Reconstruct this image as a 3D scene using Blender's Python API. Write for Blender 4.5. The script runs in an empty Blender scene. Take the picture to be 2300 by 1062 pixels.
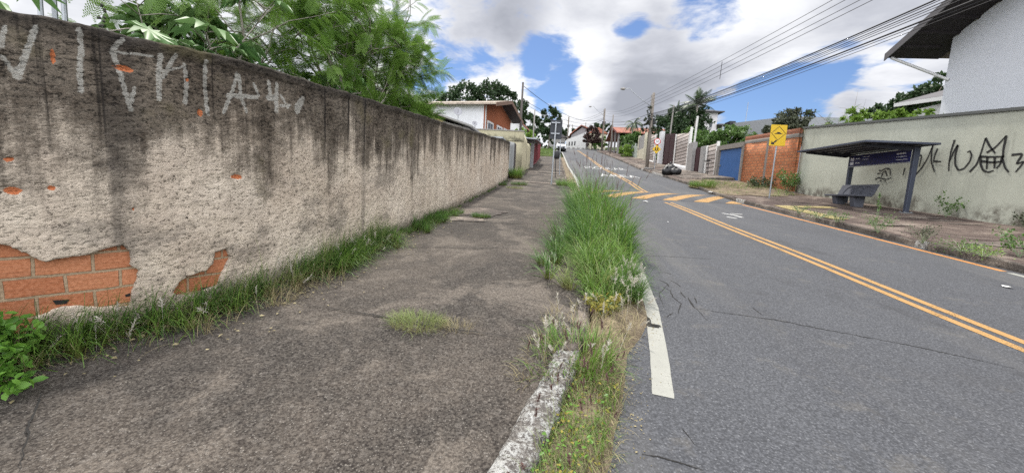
import bpy, bmesh, math, random
import numpy as np
from mathutils import Vector, Matrix
random.seed(7); rng = np.random.default_rng(7)
S = bpy.context.scene; COL = S.collection
R = math.radians

# ------------------------------------------------------------------ survey: camera pose and street profile
F = 870.0
UP = np.array([47.85, -870, -106.]); UP /= np.linalg.norm(UP)
_d = np.array([90, -181, 870.]); CY = _d - UP * _d.dot(UP); CY /= np.linalg.norm(CY); CX = np.cross(CY, UP)
EYE = np.array([0, 0, 1.55])
PY = [-200, -60, 0, 18, 21.5, 24.4, 31.5, 37.6, 48, 58, 76, 80, 84, 90, 100, 140, 400]
PZ = [-6, -3.5, 0, 1.60, 2.0, 2.45, 3.33, 4.05, 5.6, 7.05, 9.6, 10.1, 10.6, 11.55, 13.1, 16, 22]
def zr(y): return float(np.interp(y, PY, PZ))
def ray(px, py):
    r = np.array([px - 1150, py - 531, F]); return np.array([r @ CX, r @ CY, r @ UP])
def onX(px, py, x):
    r = ray(px, py); return EYE + r * (x / r[0])
def onY(px, py, y):
    r = ray(px, py); return EYE + r * (y / r[1])
def gnd(px, py, off=0.0):
    r = ray(px, py); ts = np.geomspace(.8, 300, 8000) / np.linalg.norm(r[:2])
    ok = EYE[2] + ts * r[2] <= np.interp(ts * r[1], PY, PZ) + off
    i = int(np.argmax(ok)); return EYE + ts[i] * r
KY = [-12, -8, -4, -1.5, 0, 1.77, 2.65, 3.49, 5, 7, 10, 25, 40, 300]
KX = [-13, -8.5, -3.8, -1.5, -.65, -.03, .23, .43, .68, .85, .95, .98, 1.1, 1.1]
AY = [-12, -8, -4, -1.5, 0, 1.2, 2.16, 2.77, 3.3, 3.6, 3.97, 4.5, 6, 8, 12, 300]
AX = [-12.6, -8.1, -3.4, -1.1, -.25, .15, .45, .63, .74, .9, 1.08, 1.18, 1.36, 1.48, 1.5, 1.5]
WY = [2.7, 3.3, 4.46, 6.14, 8.15, 12, 300]
WX = [.90, 1.03, 1.25, 1.44, 1.56, 1.6, 1.6]
LY = [-12, -8, -2.9, 0.1, 1.3, 2.24, 2.75, 3.8, 5.81, 9.9, 14, 22.7]       # foot of the long wall in plan
LX = [-15, -11.5, -8, -5.5, -4.5, -3.72, -3.33, -3.0, -2.82, -2.67, -2.58, -2.46]
def kx(y): return float(np.interp(y, KY, KX))
def ax(y): return float(np.interp(y, AY, AX))
def wx(y): return float(np.interp(y, WY, WX))
def lx(y): return float(np.interp(y, LY, LX))
RK = 8.36                                   # right kerb
def zroad(y): return zr(y) - .10
def zpr(x, y):                              # right pavement
    return zr(y) + .03 + max(0, min(x - RK, 5)) * .034 - (.10 if 19 < y < 26 else 0) * min(1, (y - 19) / 2, (26 - y) / 2)

# ------------------------------------------------------------------ object helpers
def link(o, parent=None):
    COL.objects.link(o)
    if parent is not None: o.parent = parent
    return o
def tag(o, label=None, cat=None, group=None, kind=None):
    if label: o['label'] = label
    if cat: o['category'] = cat
    if group: o['group'] = group
    if kind: o['kind'] = kind
    return o
def thing(name, loc, label, cat, group=None):
    o = bpy.data.objects.new(name, None); o.empty_display_size = .2; o.location = loc
    link(o); return tag(o, label, cat, group)
def copy_tree(o, parent=None):
    c = o.copy(); COL.objects.link(c)
    if parent is not None: c.parent = parent
    for ch in list(o.children): copy_tree(ch, c)
    return c
class MB:
    """collects shapes in world space and links them as one mesh object"""
    def __init__(s): s.v = []; s.f = []; s.m = []; s.uv = None; s.mi = 0
    def add(s, vs, fs):
        b = len(s.v); s.v += [tuple(map(float, p)) for p in vs]
        for f in fs: s.f.append(tuple(b + i for i in f)); s.m.append(s.mi)
        return s
    def box(s, lo, hi, rz=0, piv=None, M=None):
        x0, y0, z0 = lo; x1, y1, z1 = hi
        vs = [(x0,y0,z0),(x1,y0,z0),(x1,y1,z0),(x0,y1,z0),(x0,y0,z1),(x1,y0,z1),(x1,y1,z1),(x0,y1,z1)]
        if rz:
            px, py = piv or ((x0+x1)/2, (y0+y1)/2); c, n = math.cos(rz), math.sin(rz)
            vs = [(px+(x-px)*c-(y-py)*n, py+(x-px)*n+(y-py)*c, z) for x, y, z in vs]
        if M is not None: vs = [tuple(M @ Vector(v)) for v in vs]
        return s.add(vs, [(0,3,2,1),(4,5,6,7),(0,1,5,4),(1,2,6,5),(2,3,7,6),(3,0,4,7)])
    def hexa(s, b, t):
        """four bottom and four top corners"""
        return s.add(list(b) + list(t), [(0,3,2,1),(4,5,6,7),(0,1,5,4),(1,2,6,5),(2,3,7,6),(3,0,4,7)])
    def prism(s, poly, ex):
        n = len(poly); ex = Vector(ex); a = [Vector(p) for p in poly]; b = [p + ex for p in a]
        return s.add(a + b, [tuple(range(n))[::-1], tuple(range(n, 2*n))] + [(i, (i+1) % n, n+(i+1) % n, n+i) for i in range(n)])
    def tube(s, pts, rad, seg=8, cap=True):
        pts = [Vector(p) for p in pts]; n = len(pts)
        if not hasattr(rad, '__len__'): rad = [rad]*n
        vs = []; fs = []; ref = None
        for i, p in enumerate(pts):
            t = (pts[min(i+1, n-1)] - pts[max(i-1, 0)]).normalized()
            if ref is None: ref = Vector((1,0,0)) if abs(t.x) < .8 else Vector((0,1,0))
            u = (ref - t*ref.dot(t)).normalized(); w = t.cross(u); ref = u
            for k in range(seg):
                a = 2*math.pi*k/seg; vs.append(p + (u*math.cos(a) + w*math.sin(a))*rad[i])
        for i in range(n-1):
            for k in range(seg):
                fs.append((i*seg+k, i*seg+(k+1) % seg, (i+1)*seg+(k+1) % seg, (i+1)*seg+k))
        if cap: fs += [tuple(range(seg))[::-1], tuple((n-1)*seg+k for k in range(seg))]
        return s.add(vs, fs)
    def lathe(s, prof, c, seg=16, M=None):
        vs = []; fs = []; n = len(prof)
        for r, z in prof:
            for k in range(seg):
                a = 2*math.pi*k/seg; v = Vector((r*math.cos(a), r*math.sin(a), z))
                if M is not None: v = M @ v
                vs.append(v + Vector(c))
        for i in range(n-1):
            for k in range(seg): fs.append((i*seg+k, i*seg+(k+1) % seg, (i+1)*seg+(k+1) % seg, (i+1)*seg+k))
        fs += [tuple(range(seg))[::-1], tuple((n-1)*seg+k for k in range(seg))]
        return s.add(vs, fs)
    def build(s, name, mat, parent=None, smooth=False, bevel=0):
        off = Vector(parent_loc(parent))
        me = bpy.data.meshes.new(name); me.from_pydata([tuple(Vector(v) - off) for v in s.v], [], s.f)
        for m in (mat if isinstance(mat, (list, tuple)) else [mat]): me.materials.append(m)
        if max(s.m, default=0): me.polygons.foreach_set('material_index', s.m)
        if smooth: me.polygons.foreach_set('use_smooth', [True]*len(me.polygons))
        me.update(); o = bpy.data.objects.new(name, me); link(o, parent)
        if bevel:
            b = o.modifiers.new('bevel', 'BEVEL'); b.width = bevel; b.segments = 2; b.limit_method = 'ANGLE'
        return o
def parent_loc(p):
    l = Vector((0,0,0))
    while p is not None: l += p.location; p = p.parent
    return l
def np_mesh(name, V, Q, mat, parent=None, attrs=None, smooth=False, uv=None):
    V = np.asarray(V, np.float32) - np.array(parent_loc(parent), np.float32); Q = np.asarray(Q, np.int32)
    me = bpy.data.meshes.new(name); k = Q.shape[1]
    me.vertices.add(len(V)); me.vertices.foreach_set('co', V.ravel())
    me.loops.add(Q.size); me.loops.foreach_set('vertex_index', Q.ravel())
    me.polygons.add(len(Q)); me.polygons.foreach_set('loop_start', np.arange(0, Q.size, k, dtype=np.int32))
    try: me.polygons.foreach_set('loop_total', np.full(len(Q), k, np.int32))
    except Exception: pass
    if smooth: me.polygons.foreach_set('use_smooth', np.ones(len(Q), bool))
    for n, a in (attrs or {}).items():
        at = me.attributes.new(n, 'FLOAT', 'POINT'); at.data.foreach_set('value', np.asarray(a, np.float32))
    if uv is not None:
        l = me.uv_layers.new(name='UVMap'); l.data.foreach_set('uv', np.asarray(uv, np.float32)[Q.ravel()].ravel())
    me.materials.append(mat); me.update(calc_edges=True); me.validate()
    return link(bpy.data.objects.new(name, me), parent)

# ------------------------------------------------------------------ material helpers
class NT:
    def __init__(s, name):
        s.m = bpy.data.materials.new(name); s.m.use_nodes = True; s.t = s.m.node_tree; s.t.nodes.clear()
    def n(s, typ, ins=None, **kw):
        nd = s.t.nodes.new(typ)
        for k, v in kw.items(): setattr(nd, k, v)
        for k, v in (ins or {}).items():
            sk = nd.inputs[k]
            if isinstance(v, bpy.types.NodeSocket): s.t.links.new(v, sk)
            elif hasattr(v, '__len__') and sk.type == 'RGBA' and len(v) == 3: sk.default_value = (*v, 1)
            else: sk.default_value = v
        return nd
    def pos(s): return s.n('ShaderNodeNewGeometry').outputs['Position']
    def obj(s): return s.n('ShaderNodeTexCoord').outputs['Object']
    def uv(s): return s.n('ShaderNodeTexCoord').outputs['UV']
    def attr(s, a): return s.n('ShaderNodeAttribute', attribute_name=a).outputs['Fac']
    def rnd(s): return s.n('ShaderNodeObjectInfo').outputs['Random']
    def map(s, v, sc=(1,1,1), loc=(0,0,0), rot=(0,0,0)):
        return s.n('ShaderNodeMapping', {'Vector': v, 'Scale': sc, 'Location': loc, 'Rotation': rot}).outputs[0]
    def noise(s, v, sc, det=4, ro=.55, dist=0, col=False):
        return s.n('ShaderNodeTexNoise', {'Vector': v, 'Scale': sc, 'Detail': det, 'Roughness': ro, 'Distortion': dist}).outputs['Color' if col else 'Fac']
    def voro(s, v, sc, feat='F1', out='Distance', rnd=1):
        return s.n('ShaderNodeTexVoronoi', {'Vector': v, 'Scale': sc, 'Randomness': rnd}, feature=feat).outputs[out]
    def ramp(s, f, *st, interp='LINEAR'):
        nd = s.n('ShaderNodeValToRGB', {'Fac': f}); cr = nd.color_ramp; cr.interpolation = interp
        while len(cr.elements) < len(st): cr.elements.new(.5)
        for e, (p, c) in zip(cr.elements, st):
            e.position = p; e.color = (*c, 1) if hasattr(c, '__len__') else (c, c, c, 1)
        return nd.outputs['Color']
    def mix(s, f, a, b, mode='MIX'):
        nd = s.n('ShaderNodeMix', data_type='RGBA', blend_type=mode); 
        for k, v in ((0, f), (6, a), (7, b)):
            if isinstance(v, bpy.types.NodeSocket): s.t.links.new(v, nd.inputs[k])
            elif hasattr(v, '__len__'): nd.inputs[k].default_value = (*v[:3], 1)
            else: nd.inputs[k].default_value = v if k == 0 else (v, v, v, 1)
        return nd.outputs[2]
    def math(s, op, a, b=0, c=0, clamp=False):
        nd = s.n('ShaderNodeMath', operation=op, use_clamp=clamp)
        for i, v in enumerate((a, b, c)):
            if isinstance(v, bpy.types.NodeSocket): s.t.links.new(v, nd.inputs[i])
            else: nd.inputs[i].default_value = v
        return nd.outputs[0]
    def mr(s, v, a, b, c=0, d=1, smooth=True):
        return s.n('ShaderNodeMapRange', {0: v, 1: a, 2: b, 3: c, 4: d}, interpolation_type='SMOOTHSTEP' if smooth else 'LINEAR').outputs[0]
    def sep(s, v): return s.n('ShaderNodeSeparateXYZ', {0: v}).outputs
    def comb(s, x, y, z=0): return s.n('ShaderNodeCombineXYZ', {0: x, 1: y, 2: z}).outputs[0]
    def bump(s, h, st=.5, d=.02, nrm=None):
        i = {'Height': h, 'Strength': st, 'Distance': d}
        if nrm is not None: i['Normal'] = nrm
        return s.n('ShaderNodeBump', i).outputs[0]
    def out(s, col, rough=.85, nrm=None, metal=0, alpha=None, transl=0, spec=.35, emit=None):
        i = {'Base Color': col, 'Roughness': rough, 'Metallic': metal, 'Specular IOR Level': spec}
        if nrm is not None: i['Normal'] = nrm
        if alpha is not None: i['Alpha'] = alpha
        b = s.n('ShaderNodeBsdfPrincipled', i).outputs[0]
        if transl:
            t = s.n('ShaderNodeBsdfTranslucent', {'Color': col}).outputs[0]
            b = s.n('ShaderNodeMixShader', {0: transl, 1: b, 2: t}).outputs[0]
        s.t.links.new(b, s.n('ShaderNodeOutputMaterial').inputs[0]); return s.m

def paint(name, col, rough=.5, var=.12, scale=3, dirt=.25, metal=0, grime=(.10,.09,.08), bump=.05):
    """painted or plain solid with dirt and slight wear, anchored to the object"""
    t = NT(name); p = t.obj(); n1 = t.noise(p, scale, 6, .6); n2 = t.noise(p, scale*9, 4, .6)
    dark = tuple(c*(1-var*1.6) for c in col); lite = tuple(min(1, c*(1+var)) for c in col)
    c = t.mix(n1, dark, lite)
    f = t.math('MULTIPLY', t.mr(t.math('ADD', t.math('MULTIPLY', n1, .6), t.math('MULTIPLY', n2, .4)), .48, .72), dirt)
    c = t.mix(f, c, grime)
    return t.out(c, t.mr(n2, .3, .7, rough*.85, min(1, rough*1.15)), t.bump(n2, bump, .01), metal)

# ------------------------------------------------------------------ surface materials
def m_asphalt():
    t = NT('asphalt'); p = t.pos()
    big = t.noise(t.map(p, (.5, .22, 1)), 1.2, 5, .6); g = t.noise(p, 60, 3, .7); cell = t.sep(t.voro(p, 75, out='Color'))[0]; st = t.voro(p, 75)
    c = t.mix(t.mr(big, .3, .7), (.037, .040, .048), (.053, .057, .066))
    c = t.mix(t.mr(g, .36, .66), t.mix(.5, c, (.018, .018, .020)), t.mix(.22, c, (.22, .22, .23)))
    c = t.mix(t.math('MULTIPLY', t.mr(cell, .74, .95), t.mr(st, .55, .30, 0, .42)), c, (.20, .205, .215))
    c = t.mix(t.mr(cell, .30, .12, 0, .40), c, (.020, .021, .024))
    pa = t.noise(t.map(p, (.35, .9, 1)), 1.1, 6, .7)
    c = t.mix(t.math('MULTIPLY', t.mr(pa, .54, .70), .35), c, (.042, .042, .045))
    gr = t.noise(t.map(p, (1.6, .10, 1), (2, 0, 0)), .6, 4, .6); c = t.mix(t.math('MULTIPLY', t.mr(gr, .48, .66), .45), c, (.105, .102, .098))
    oil = t.noise(t.map(p, (1.0, .45, 1), (7, 3, 0)), .75, 6, .72); c = t.mix(t.math('MULTIPLY', t.mr(oil, .57, .66), .45), c, (.026, .026, .028)); dst = t.noise(p, 2.4, 6, .7); c = t.mix(t.math('MULTIPLY', t.mr(dst, .56, .7), .22), c, (.15, .135, .11))
    return t.out(c, t.mr(g, .3, .7, .75, .95), t.bump(t.math('ADD', g, t.math('MULTIPLY', cell, .5)), .6, .007))
def m_pavement(name, tone=1.0, red=0):
    t = NT(name); p = t.pos()
    big = t.noise(p, .55, 6, .62); mid = t.noise(p, 2.6, 6, .68, .5); fine = t.noise(p, 55, 4, .72)
    cell = t.sep(t.voro(p, 85, out='Color')); d1 = t.voro(p, 85); c2 = t.sep(t.voro(p, 34, out='Color'))
    k = tone
    f = t.math('ADD', t.math('MULTIPLY', big, .55), t.math('MULTIPLY', mid, .45))
    c = t.mix(t.mr(f, .42, .60), tuple(x*k for x in (.017+red, .0135, .013)), tuple(x*k for x in (.072+red, .058, .048)))
    dd = t.noise(t.map(p, (1, .8, 1), (5, 2, 0)), 1.05, 7, .66, .7); c = t.mix(t.math('MULTIPLY', t.mr(dd, .49, .62), .68), c, tuple(x*k for x in (.185+red, .155, .128)))
    c = t.mix(t.mr(fine, .36, .66), t.mix(.62, c, (.012, .010, .009)), t.mix(.26, c, (.26, .235, .20)))
    thr = t.mr(f, .42, .60, .80, .62)
    a = t.math('MULTIPLY', t.math('GREATER_THAN', cell[0], thr), t.mr(d1, .62, .38))
    c = t.mix(t.math('MULTIPLY', a, t.mr(cell[1], 0, 1, .12, .46)), c, t.mix(cell[2], (.16, .14, .125), (.36, .33, .29)))
    c = t.mix(t.math('MULTIPLY', t.math('GREATER_THAN', c2[1], .90), .12), c, (.30, .27, .24))
    h = t.math('ADD', t.math('MULTIPLY', fine, .9), t.math('MULTIPLY', a, .6))
    return t.out(c, .92, t.bump(h, .9, .012), spec=.2)
def m_soil(name='soil', a=(.085, .068, .045), b=(.22, .175, .115)):
    t = NT(name); p = t.pos(); n1 = t.noise(p, 2.2, 7, .65); n2 = t.noise(p, 40, 4, .7)
    c = t.mix(t.mr(n1, .3, .7), a, b); c = t.mix(t.mr(n2, .3, .7), t.mix(.5, c, (.03, .025, .02)), c)
    c = t.mix(t.math('MULTIPLY', t.mr(t.noise(p, 9, 5, .7), .55, .7), .7), c, (.30, .25, .17))
    return t.out(c, .95, t.bump(t.math('ADD', n1, n2), .8, .03), spec=.15)
def m_turf(name='turf_soil', a=(.05, .085, .022), b=(.10, .12, .045)):
    t = NT(name); p = t.pos(); n1 = t.noise(p, .7, 6, .6); n2 = t.noise(p, 30, 4, .7)
    c = t.mix(t.mr(n1, .35, .65), a, b); c = t.mix(t.mr(n2, .3, .7), t.mix(.5, c, (.01, .02, .006)), c)
    c = t.mix(t.math('MULTIPLY', t.mr(t.noise(p, 2.3, 5, .7), .55, .75), .8), c, (.17, .14, .085))
    return t.out(c, .95, t.bump(n2, 1, .05), spec=.1)
def m_mark(name, col, wear=.55, thr=.55):
    """road paint worn through to the asphalt in real patches"""
    t = NT(name); p = t.pos(); n = t.noise(p, 55, 5, .75); b = t.noise(p, 2.6, 5, .65)
    c = t.mix(t.mr(b, .3, .7), tuple(x*.86 for x in col), col)
    c = t.mix(t.math('MULTIPLY', t.mr(n, .45, .75), .35), c, (.16, .15, .14))
    w = t.math('ADD', t.math('MULTIPLY', n, .55), t.math('MULTIPLY', b, .45))
    al = t.mr(w, thr, thr + .10, 1, 1 - wear)
    return t.out(c, .75, t.bump(n, .35, .004), alpha=al)
def m_plaster_wall():
    t = NT('rough_plaster'); uv = t.uv(); s = t.sep(uv); u, v = s[0], s[1]; top = t.attr('top'); pnt = t.attr('paint'); hol = t.attr('chip')
    big = t.noise(uv, .7, 5, .6); mid = t.noise(uv, 2.6, 7, .68); lum = t.noise(t.map(uv, (1, 1.7, 1)), 19, 6, .66, .4); fine = t.noise(uv, 62, 4, .72)
    c = t.mix(t.mr(big, .35, .65), (.60, .50, .395), (.72, .625, .51))
    c = t.mix(t.math('MULTIPLY', t.mr(mid, .55, .40), .30), c, (.33, .265, .215))
    pit = t.mr(t.math('ADD', t.math('MULTIPLY', lum, .6), t.math('MULTIPLY', fine, .4)), .455, .385)
    c = t.mix(t.math('MULTIPLY', pit, t.mr(mid, .35, .6, .72, .38)), c, (.085, .066, .050))
    c = t.mix(t.math('MULTIPLY', t.mr(lum, .55, .72), .35), c, (.66, .61, .53))
    dot = t.voro(uv, 13, rnd=1); dr = t.sep(t.voro(uv, 13, out='Color'))[0]
    c = t.mix(t.math('MULTIPLY', t.math('MULTIPLY', t.mr(dot, .16, .09), t.math('GREATER_THAN', dr, .82)), .85), c, (.03, .025, .02))
    # grey-black weathering patches over the near half
    gp = t.noise(t.map(uv, (.75, 1.25, 1), (3, 1, 0)), 1.35, 8, .74, 0)
    c = t.mix(t.math('MULTIPLY', t.mr(gp, .50, .62), t.mr(u, 3, 9, .55, .10)), c, t.mix(lum, (.055, .048, .043), (.23, .20, .17)))
    # black mould running down from the top
    st1 = t.noise(t.map(uv, (6.5, .30, 1)), 1.0, 4, .55); st2 = t.noise(t.map(uv, (1.3, .16, 1), (9, 2, 0)), 1.0, 5, .6); st3 = t.noise(t.map(uv, (15, .45, 1), (4, 7, 0)), 1.0, 3, .5)
    sk = t.mr(u, 1.0, 6.5, .75, 1.25); blo = t.noise(uv, 1.15, 8, .74, 0)
    reach = t.math('ADD', t.math('MULTIPLY', t.math('SUBTRACT', st2, .5), t.math('MULTIPLY', sk, 2.6)), t.math('MULTIPLY', t.math('SUBTRACT', st1, .5), t.math('MULTIPLY', sk, 1.4)))
    reach = t.math('ADD', reach, t.math('MULTIPLY', t.math('SUBTRACT', st3, .5), t.math('MULTIPLY', sk, .9)))
    reach = t.math('ADD', reach, t.math('MULTIPLY', t.math('SUBTRACT', blo, .5), t.mr(u, 3.0, 8.5, 2.5, .9)))
    e = t.math('SUBTRACT', t.math('ADD', t.mr(u, .5, 8.5, 1.08, .60), reach), top)
    e = t.math('ADD', e, t.math('MULTIPLY', t.math('SUBTRACT', mid, .5), 1.2))
    mo = t.mr(t.math('ADD', e, t.math('MULTIPLY', t.math('SUBTRACT', lum, .5), 1.2)), -.27, .27, smooth=False)
    moc = t.mix(t.mr(t.math('ADD', t.math('MULTIPLY', lum, .6), t.math('MULTIPLY', fine, .4)), .40, .64), (.011, .009, .0075), (.15, .12, .092))
    c = t.mix(t.math('MULTIPLY', mo, t.mr(mid, .36, .56, .98, .84)), c, moc)
    c = t.mix(t.math('MULTIPLY', t.mr(top, .20, .0), .85), c, t.mix(lum, (.012, .011, .010), (.060, .052, .044)))
    c = t.mix(t.math('MULTIPLY', t.mr(t.noise(uv, 1.3, 4), .56, .68), t.math('MULTIPLY', mo, .35)), c, (.12, .105, .035))
    # separate long drips
    d1 = t.math('MULTIPLY', t.mr(t.noise(t.map(uv, (15, .16, 1), (1, 5, 0)), 1, 3, .5), .60, .67), t.mr(t.math('ADD', top, t.math('MULTIPLY', st2, -1.0)), .55, .05))
    c = t.mix(t.math('MULTIPLY', d1, .85), c, (.022, .019, .017))
    d2 = t.math('MULTIPLY', t.mr(t.noise(t.map(uv, (3.1, .07, 1), (6.3, 3, 0)), 1, 4, .6), .55, .72), t.mr(t.math('ADD', mid, t.math('MULTIPLY', lum, .6)), .55, .95, .35, 1))
    c = t.mix(t.math('MULTIPLY', d2, .55), c, (.045, .040, .037))
    c = t.mix(t.math('MULTIPLY', t.mr(t.math('ADD', v, t.math('MULTIPLY', st1, -.35)), .12, -.08), .65), c, (.08, .07, .05))
    # old pale roller lettering
    pf = t.math('MULTIPLY', t.mr(t.math('ADD', pnt, t.math('MULTIPLY', t.math('SUBTRACT', lum, .5), 1.9)), .36, .66), t.mr(fine, .68, .50, .15, 1))
    pf = t.math('MULTIPLY', pf, t.mr(mid, .36, .56, .70, 1))
    c = t.mix(t.math('MULTIPLY', pf, .76), c, t.mix(mid, (.36, .35, .31), (.52, .51, .47)))
    # small chips down to the clay
    c = t.mix(t.mr(t.math('ADD', hol, t.math('MULTIPLY', t.math('SUBTRACT', lum, .5), 1.6)), .48, .58), c, t.mix(fine, (.42, .125, .05), (.56, .20, .09)))
    h = t.math('ADD', t.math('MULTIPLY', lum, 1.0), t.math('MULTIPLY', fine, .40)); h = t.math('ADD', h, t.math('MULTIPLY', hol, -.8)); h = t.math('ADD', h, t.math('MULTIPLY', pit, -.4))
    return t.out(c, .95, t.bump(h, .85, .045), spec=.12)
def m_brick(name, vec, cols, mortar, bw, bh, ms=.012, rot=None, groove=True, dirt=.3, bumpd=.02, sc=1):
    """vec: function(NT)->vector whose x runs along the course and y up"""
    t = NT(name); v = vec(t)
    w = t.n('ShaderNodeVectorMath', {0: v, 1: t.n('ShaderNodeVectorMath', {0: t.noise(v, 3, 3, .6, col=True), 'Scale': .03}, operation='SCALE').outputs[0]}, operation='ADD').outputs[0]
    b = t.n('ShaderNodeTexBrick', {'Vector': w, 'Color1': cols[0], 'Color2': cols[1], 'Mortar': mortar, 'Scale': sc, 'Mortar Size': ms, 'Mortar Smooth': .25, 'Bias': 0, 'Brick Width': bw, 'Row Height': bh})
    n1 = t.noise(v, 2.0, 6, .65); n2 = t.noise(v, 45, 4, .7); gr = t.noise(t.map(v, (2.5, 60, 1)), 1, 4, .6)
    c = b.outputs['Color']
    if groove: c = t.mix(t.math('MULTIPLY', t.mr(gr, .5, .68), .45), c, t.mix(.55, c, (.08, .02, .01)))
    c = t.mix(t.mr(n2, .3, .7), t.mix(.30, c, (.05, .03, .02)), t.mix(.10, c, (.7, .55, .42)))
    c = t.mix(t.math('MULTIPLY', t.mr(n1, .5, .72), dirt), c, (.08, .065, .05))
    h = t.math('ADD', t.math('MULTIPLY', b.outputs['Fac'], -1.0), t.math('MULTIPLY', t.math('ADD', n2, gr), .30))
    return t.out(c, .93, t.bump(h, .9, bumpd), spec=.15)
def m_painted_wall(name, col, stain=(.10, .095, .08), foot=.5, streak=.3, z0=None, bumpst=.25):
    t = NT(name); p = t.pos(); o = t.obj(); n1 = t.noise(p, .8, 6, .6); n2 = t.noise(p, 28, 4, .65); n3 = t.noise(t.map(p, (3, 3, .3)), 1.3, 5, .65)
    c = t.mix(t.mr(n1, .3, .7), tuple(x*.88 for x in col), tuple(min(1, x*1.05) for x in col))
    c = t.mix(t.math('MULTIPLY', t.mr(n3, .55, .75), streak), c, stain)
    sp = t.noise(p, 6, 6, .72)
    c = t.mix(t.math('MULTIPLY', t.mr(sp, .66, .74), .35), c, stain)
    hgt = t.attr('foot')
    f = t.mr(t.math('ADD', hgt, t.math('MULTIPLY', t.math('SUBTRACT', n1, .5), -1.6)), .55, .0)
    f = t.math('MULTIPLY', f, t.mr(t.noise(p, 3, 6, .7), .36, .6))
    c = t.mix(t.math('MULTIPLY', f, foot), c, stain)
    return t.out(c, .88, t.bump(t.math('ADD', n2, t.math('MULTIPLY', n1, 2)), bumpst, .012), spec=.2)
def m_leaf(name, a, b, rough=.5, tr=.3, root=None, spec=.35):
    """leaf colour varies from leaf to leaf (attribute var); root: colour towards the blade's base (attribute t)"""
    t = NT(name); v = t.attr('var'); n = t.noise(t.pos(), 14, 3)
    c = t.mix(t.math('ADD', t.math('MULTIPLY', v, .8), t.math('MULTIPLY', n, .2)), a, b)
    if root: c = t.mix(t.mr(t.attr('t'), 0, .45), root, c)
    return t.out(c, rough, transl=tr, spec=spec)
def m_bark(name, a=(.10, .08, .06), b=(.22, .19, .15)):
    t = NT(name); o = t.pos(); n = t.noise(t.map(o, (6, 6, 1.5)), 3, 6, .65)
    return t.out(t.mix(t.mr(n, .3, .7), a, b), .9, t.bump(n, .8, .03))
def m_tiles(name, a, b, vec):
    t = NT(name); v = vec(t); s = t.sep(v)
    wv = t.math('SINE', t.math('MULTIPLY', s[0], 31)); rw = t.math('FRACT', t.math('MULTIPLY', s[1], 2.9))
    n = t.noise(v, 5, 5, .65); n2 = t.noise(v, 1.1, 5, .6)
    c = t.mix(t.mr(n, .3, .7), a, b); c = t.mix(t.math('MULTIPLY', t.mr(n2, .5, .7), .6), c, (.07, .06, .055))
    c = t.mix(t.math('MULTIPLY', t.mr(rw, .12, .0), .5), c, (.03, .02, .02))
    return t.out(c, .85, t.bump(t.math('ADD', wv, t.math('MULTIPLY', rw, .8)), .8, .05))

M = {}
M['asphalt'] = m_asphalt(); M['pave'] = m_pavement('worn_concrete'); M['pave_r'] = m_pavement('worn_concrete_pale', 1.7, .012)
M['soil'] = m_soil('soil', (.10, .078, .052), (.30, .24, .165)); M['turf'] = m_turf(); M['dry_soil'] = m_soil('dry_soil', (.20, .155, .11), (.36, .29, .21))
M['white_mark'] = m_mark('white_road_paint', (.285, .285, .255), .8, .545); M['yellow_mark'] = m_mark('yellow_road_paint', (.36, .205, .068), .62, .505)
M['orange_mark'] = m_mark('orange_road_paint', (.47, .205, .055), .55, .53); M['faded_mark'] = m_mark('faded_white_paint', (.55, .55, .53), .85, .50)
M['pale_concrete'] = m_pavement('pale_concrete', 3.3)
M['kerb_white'] = None
t = NT('chipped_white_kerb'); p = t.pos(); a_ = t.noise(p, 9, 6, .7); b_ = t.noise(p, 48, 4, .7)
c = t.mix(t.mr(b_, .3, .7), (.09, .08, .075), (.26, .24, .215)); w_ = t.math('ADD', t.math('MULTIPLY', a_, .5), t.math('MULTIPLY', b_, .5))
c = t.mix(t.mr(w_, .47, .58), c, t.mix(a_, (.36, .36, .34), (.54, .54, .52)))
M['kerb_white'] = t.out(c, .9, t.bump(t.math('ADD', a_, b_), 1, .035), spec=.2)
M['kerb_grey'] = m_pavement('kerb_grey', 1.9)
M['crack'] = paint('crack_shadow', (.014, .013, .012), .95, dirt=0)
M['plaster'] = m_plaster_wall()
M['clay_near'] = m_brick('clay_block', lambda t: t.uv(), ((.38, .125, .052), (.50, .20, .095)), (.34, .25, .16), .30, .148, .011, dirt=.5)
M['galv'] = paint('galvanised_steel', (.36, .38, .40), .45, .15, 4, .3, .6)
M['concrete_post'] = paint('concrete_post', (.27, .255, .235), .9, .2, 3, .4, 0, (.08, .075, .07), .3)
M['wire'] = paint('cable_black', (.025, .025, .028), .6)
M['black'] = paint('black_metal', (.02, .021, .023), .5, dirt=.2)
M['bark'] = m_bark('bark'); M['bark_pale'] = m_bark('pale_bark', (.20, .18, .15), (.36, .33, .28))
M['stem_green'] = paint('green_stem', (.22, .28, .16), .6)

# ------------------------------------------------------------------ numpy noise
def vnoise(x, y, seed=0):
    x = np.asarray(x, float); y = np.asarray(y, float)
    xi = np.floor(x).astype(np.int64); yi = np.floor(y).astype(np.int64); xf = x - xi; yf = y - yi
    def h(a, b):
        n = (a*374761393 + b*668265263 + seed*1442695041) & 0xffffffff
        n = ((n ^ (n >> 13)) * 1274126177) & 0xffffffff
        return ((n ^ (n >> 16)) & 0xffff) / 65535.0
    u = xf*xf*(3-2*xf); w = yf*yf*(3-2*yf)
    return (h(xi, yi)*(1-u) + h(xi+1, yi)*u)*(1-w) + (h(xi, yi+1)*(1-u) + h(xi+1, yi+1)*u)*w
def fbm(x, y, sc, oc=4, seed=0):
    r = 0; a = 1; s = 0
    for k in range(oc): r = r + a*vnoise(np.asarray(x)*sc*2**k, np.asarray(y)*sc*2**k, seed+k*17); s += a; a *= .55
    return r/s

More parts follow.
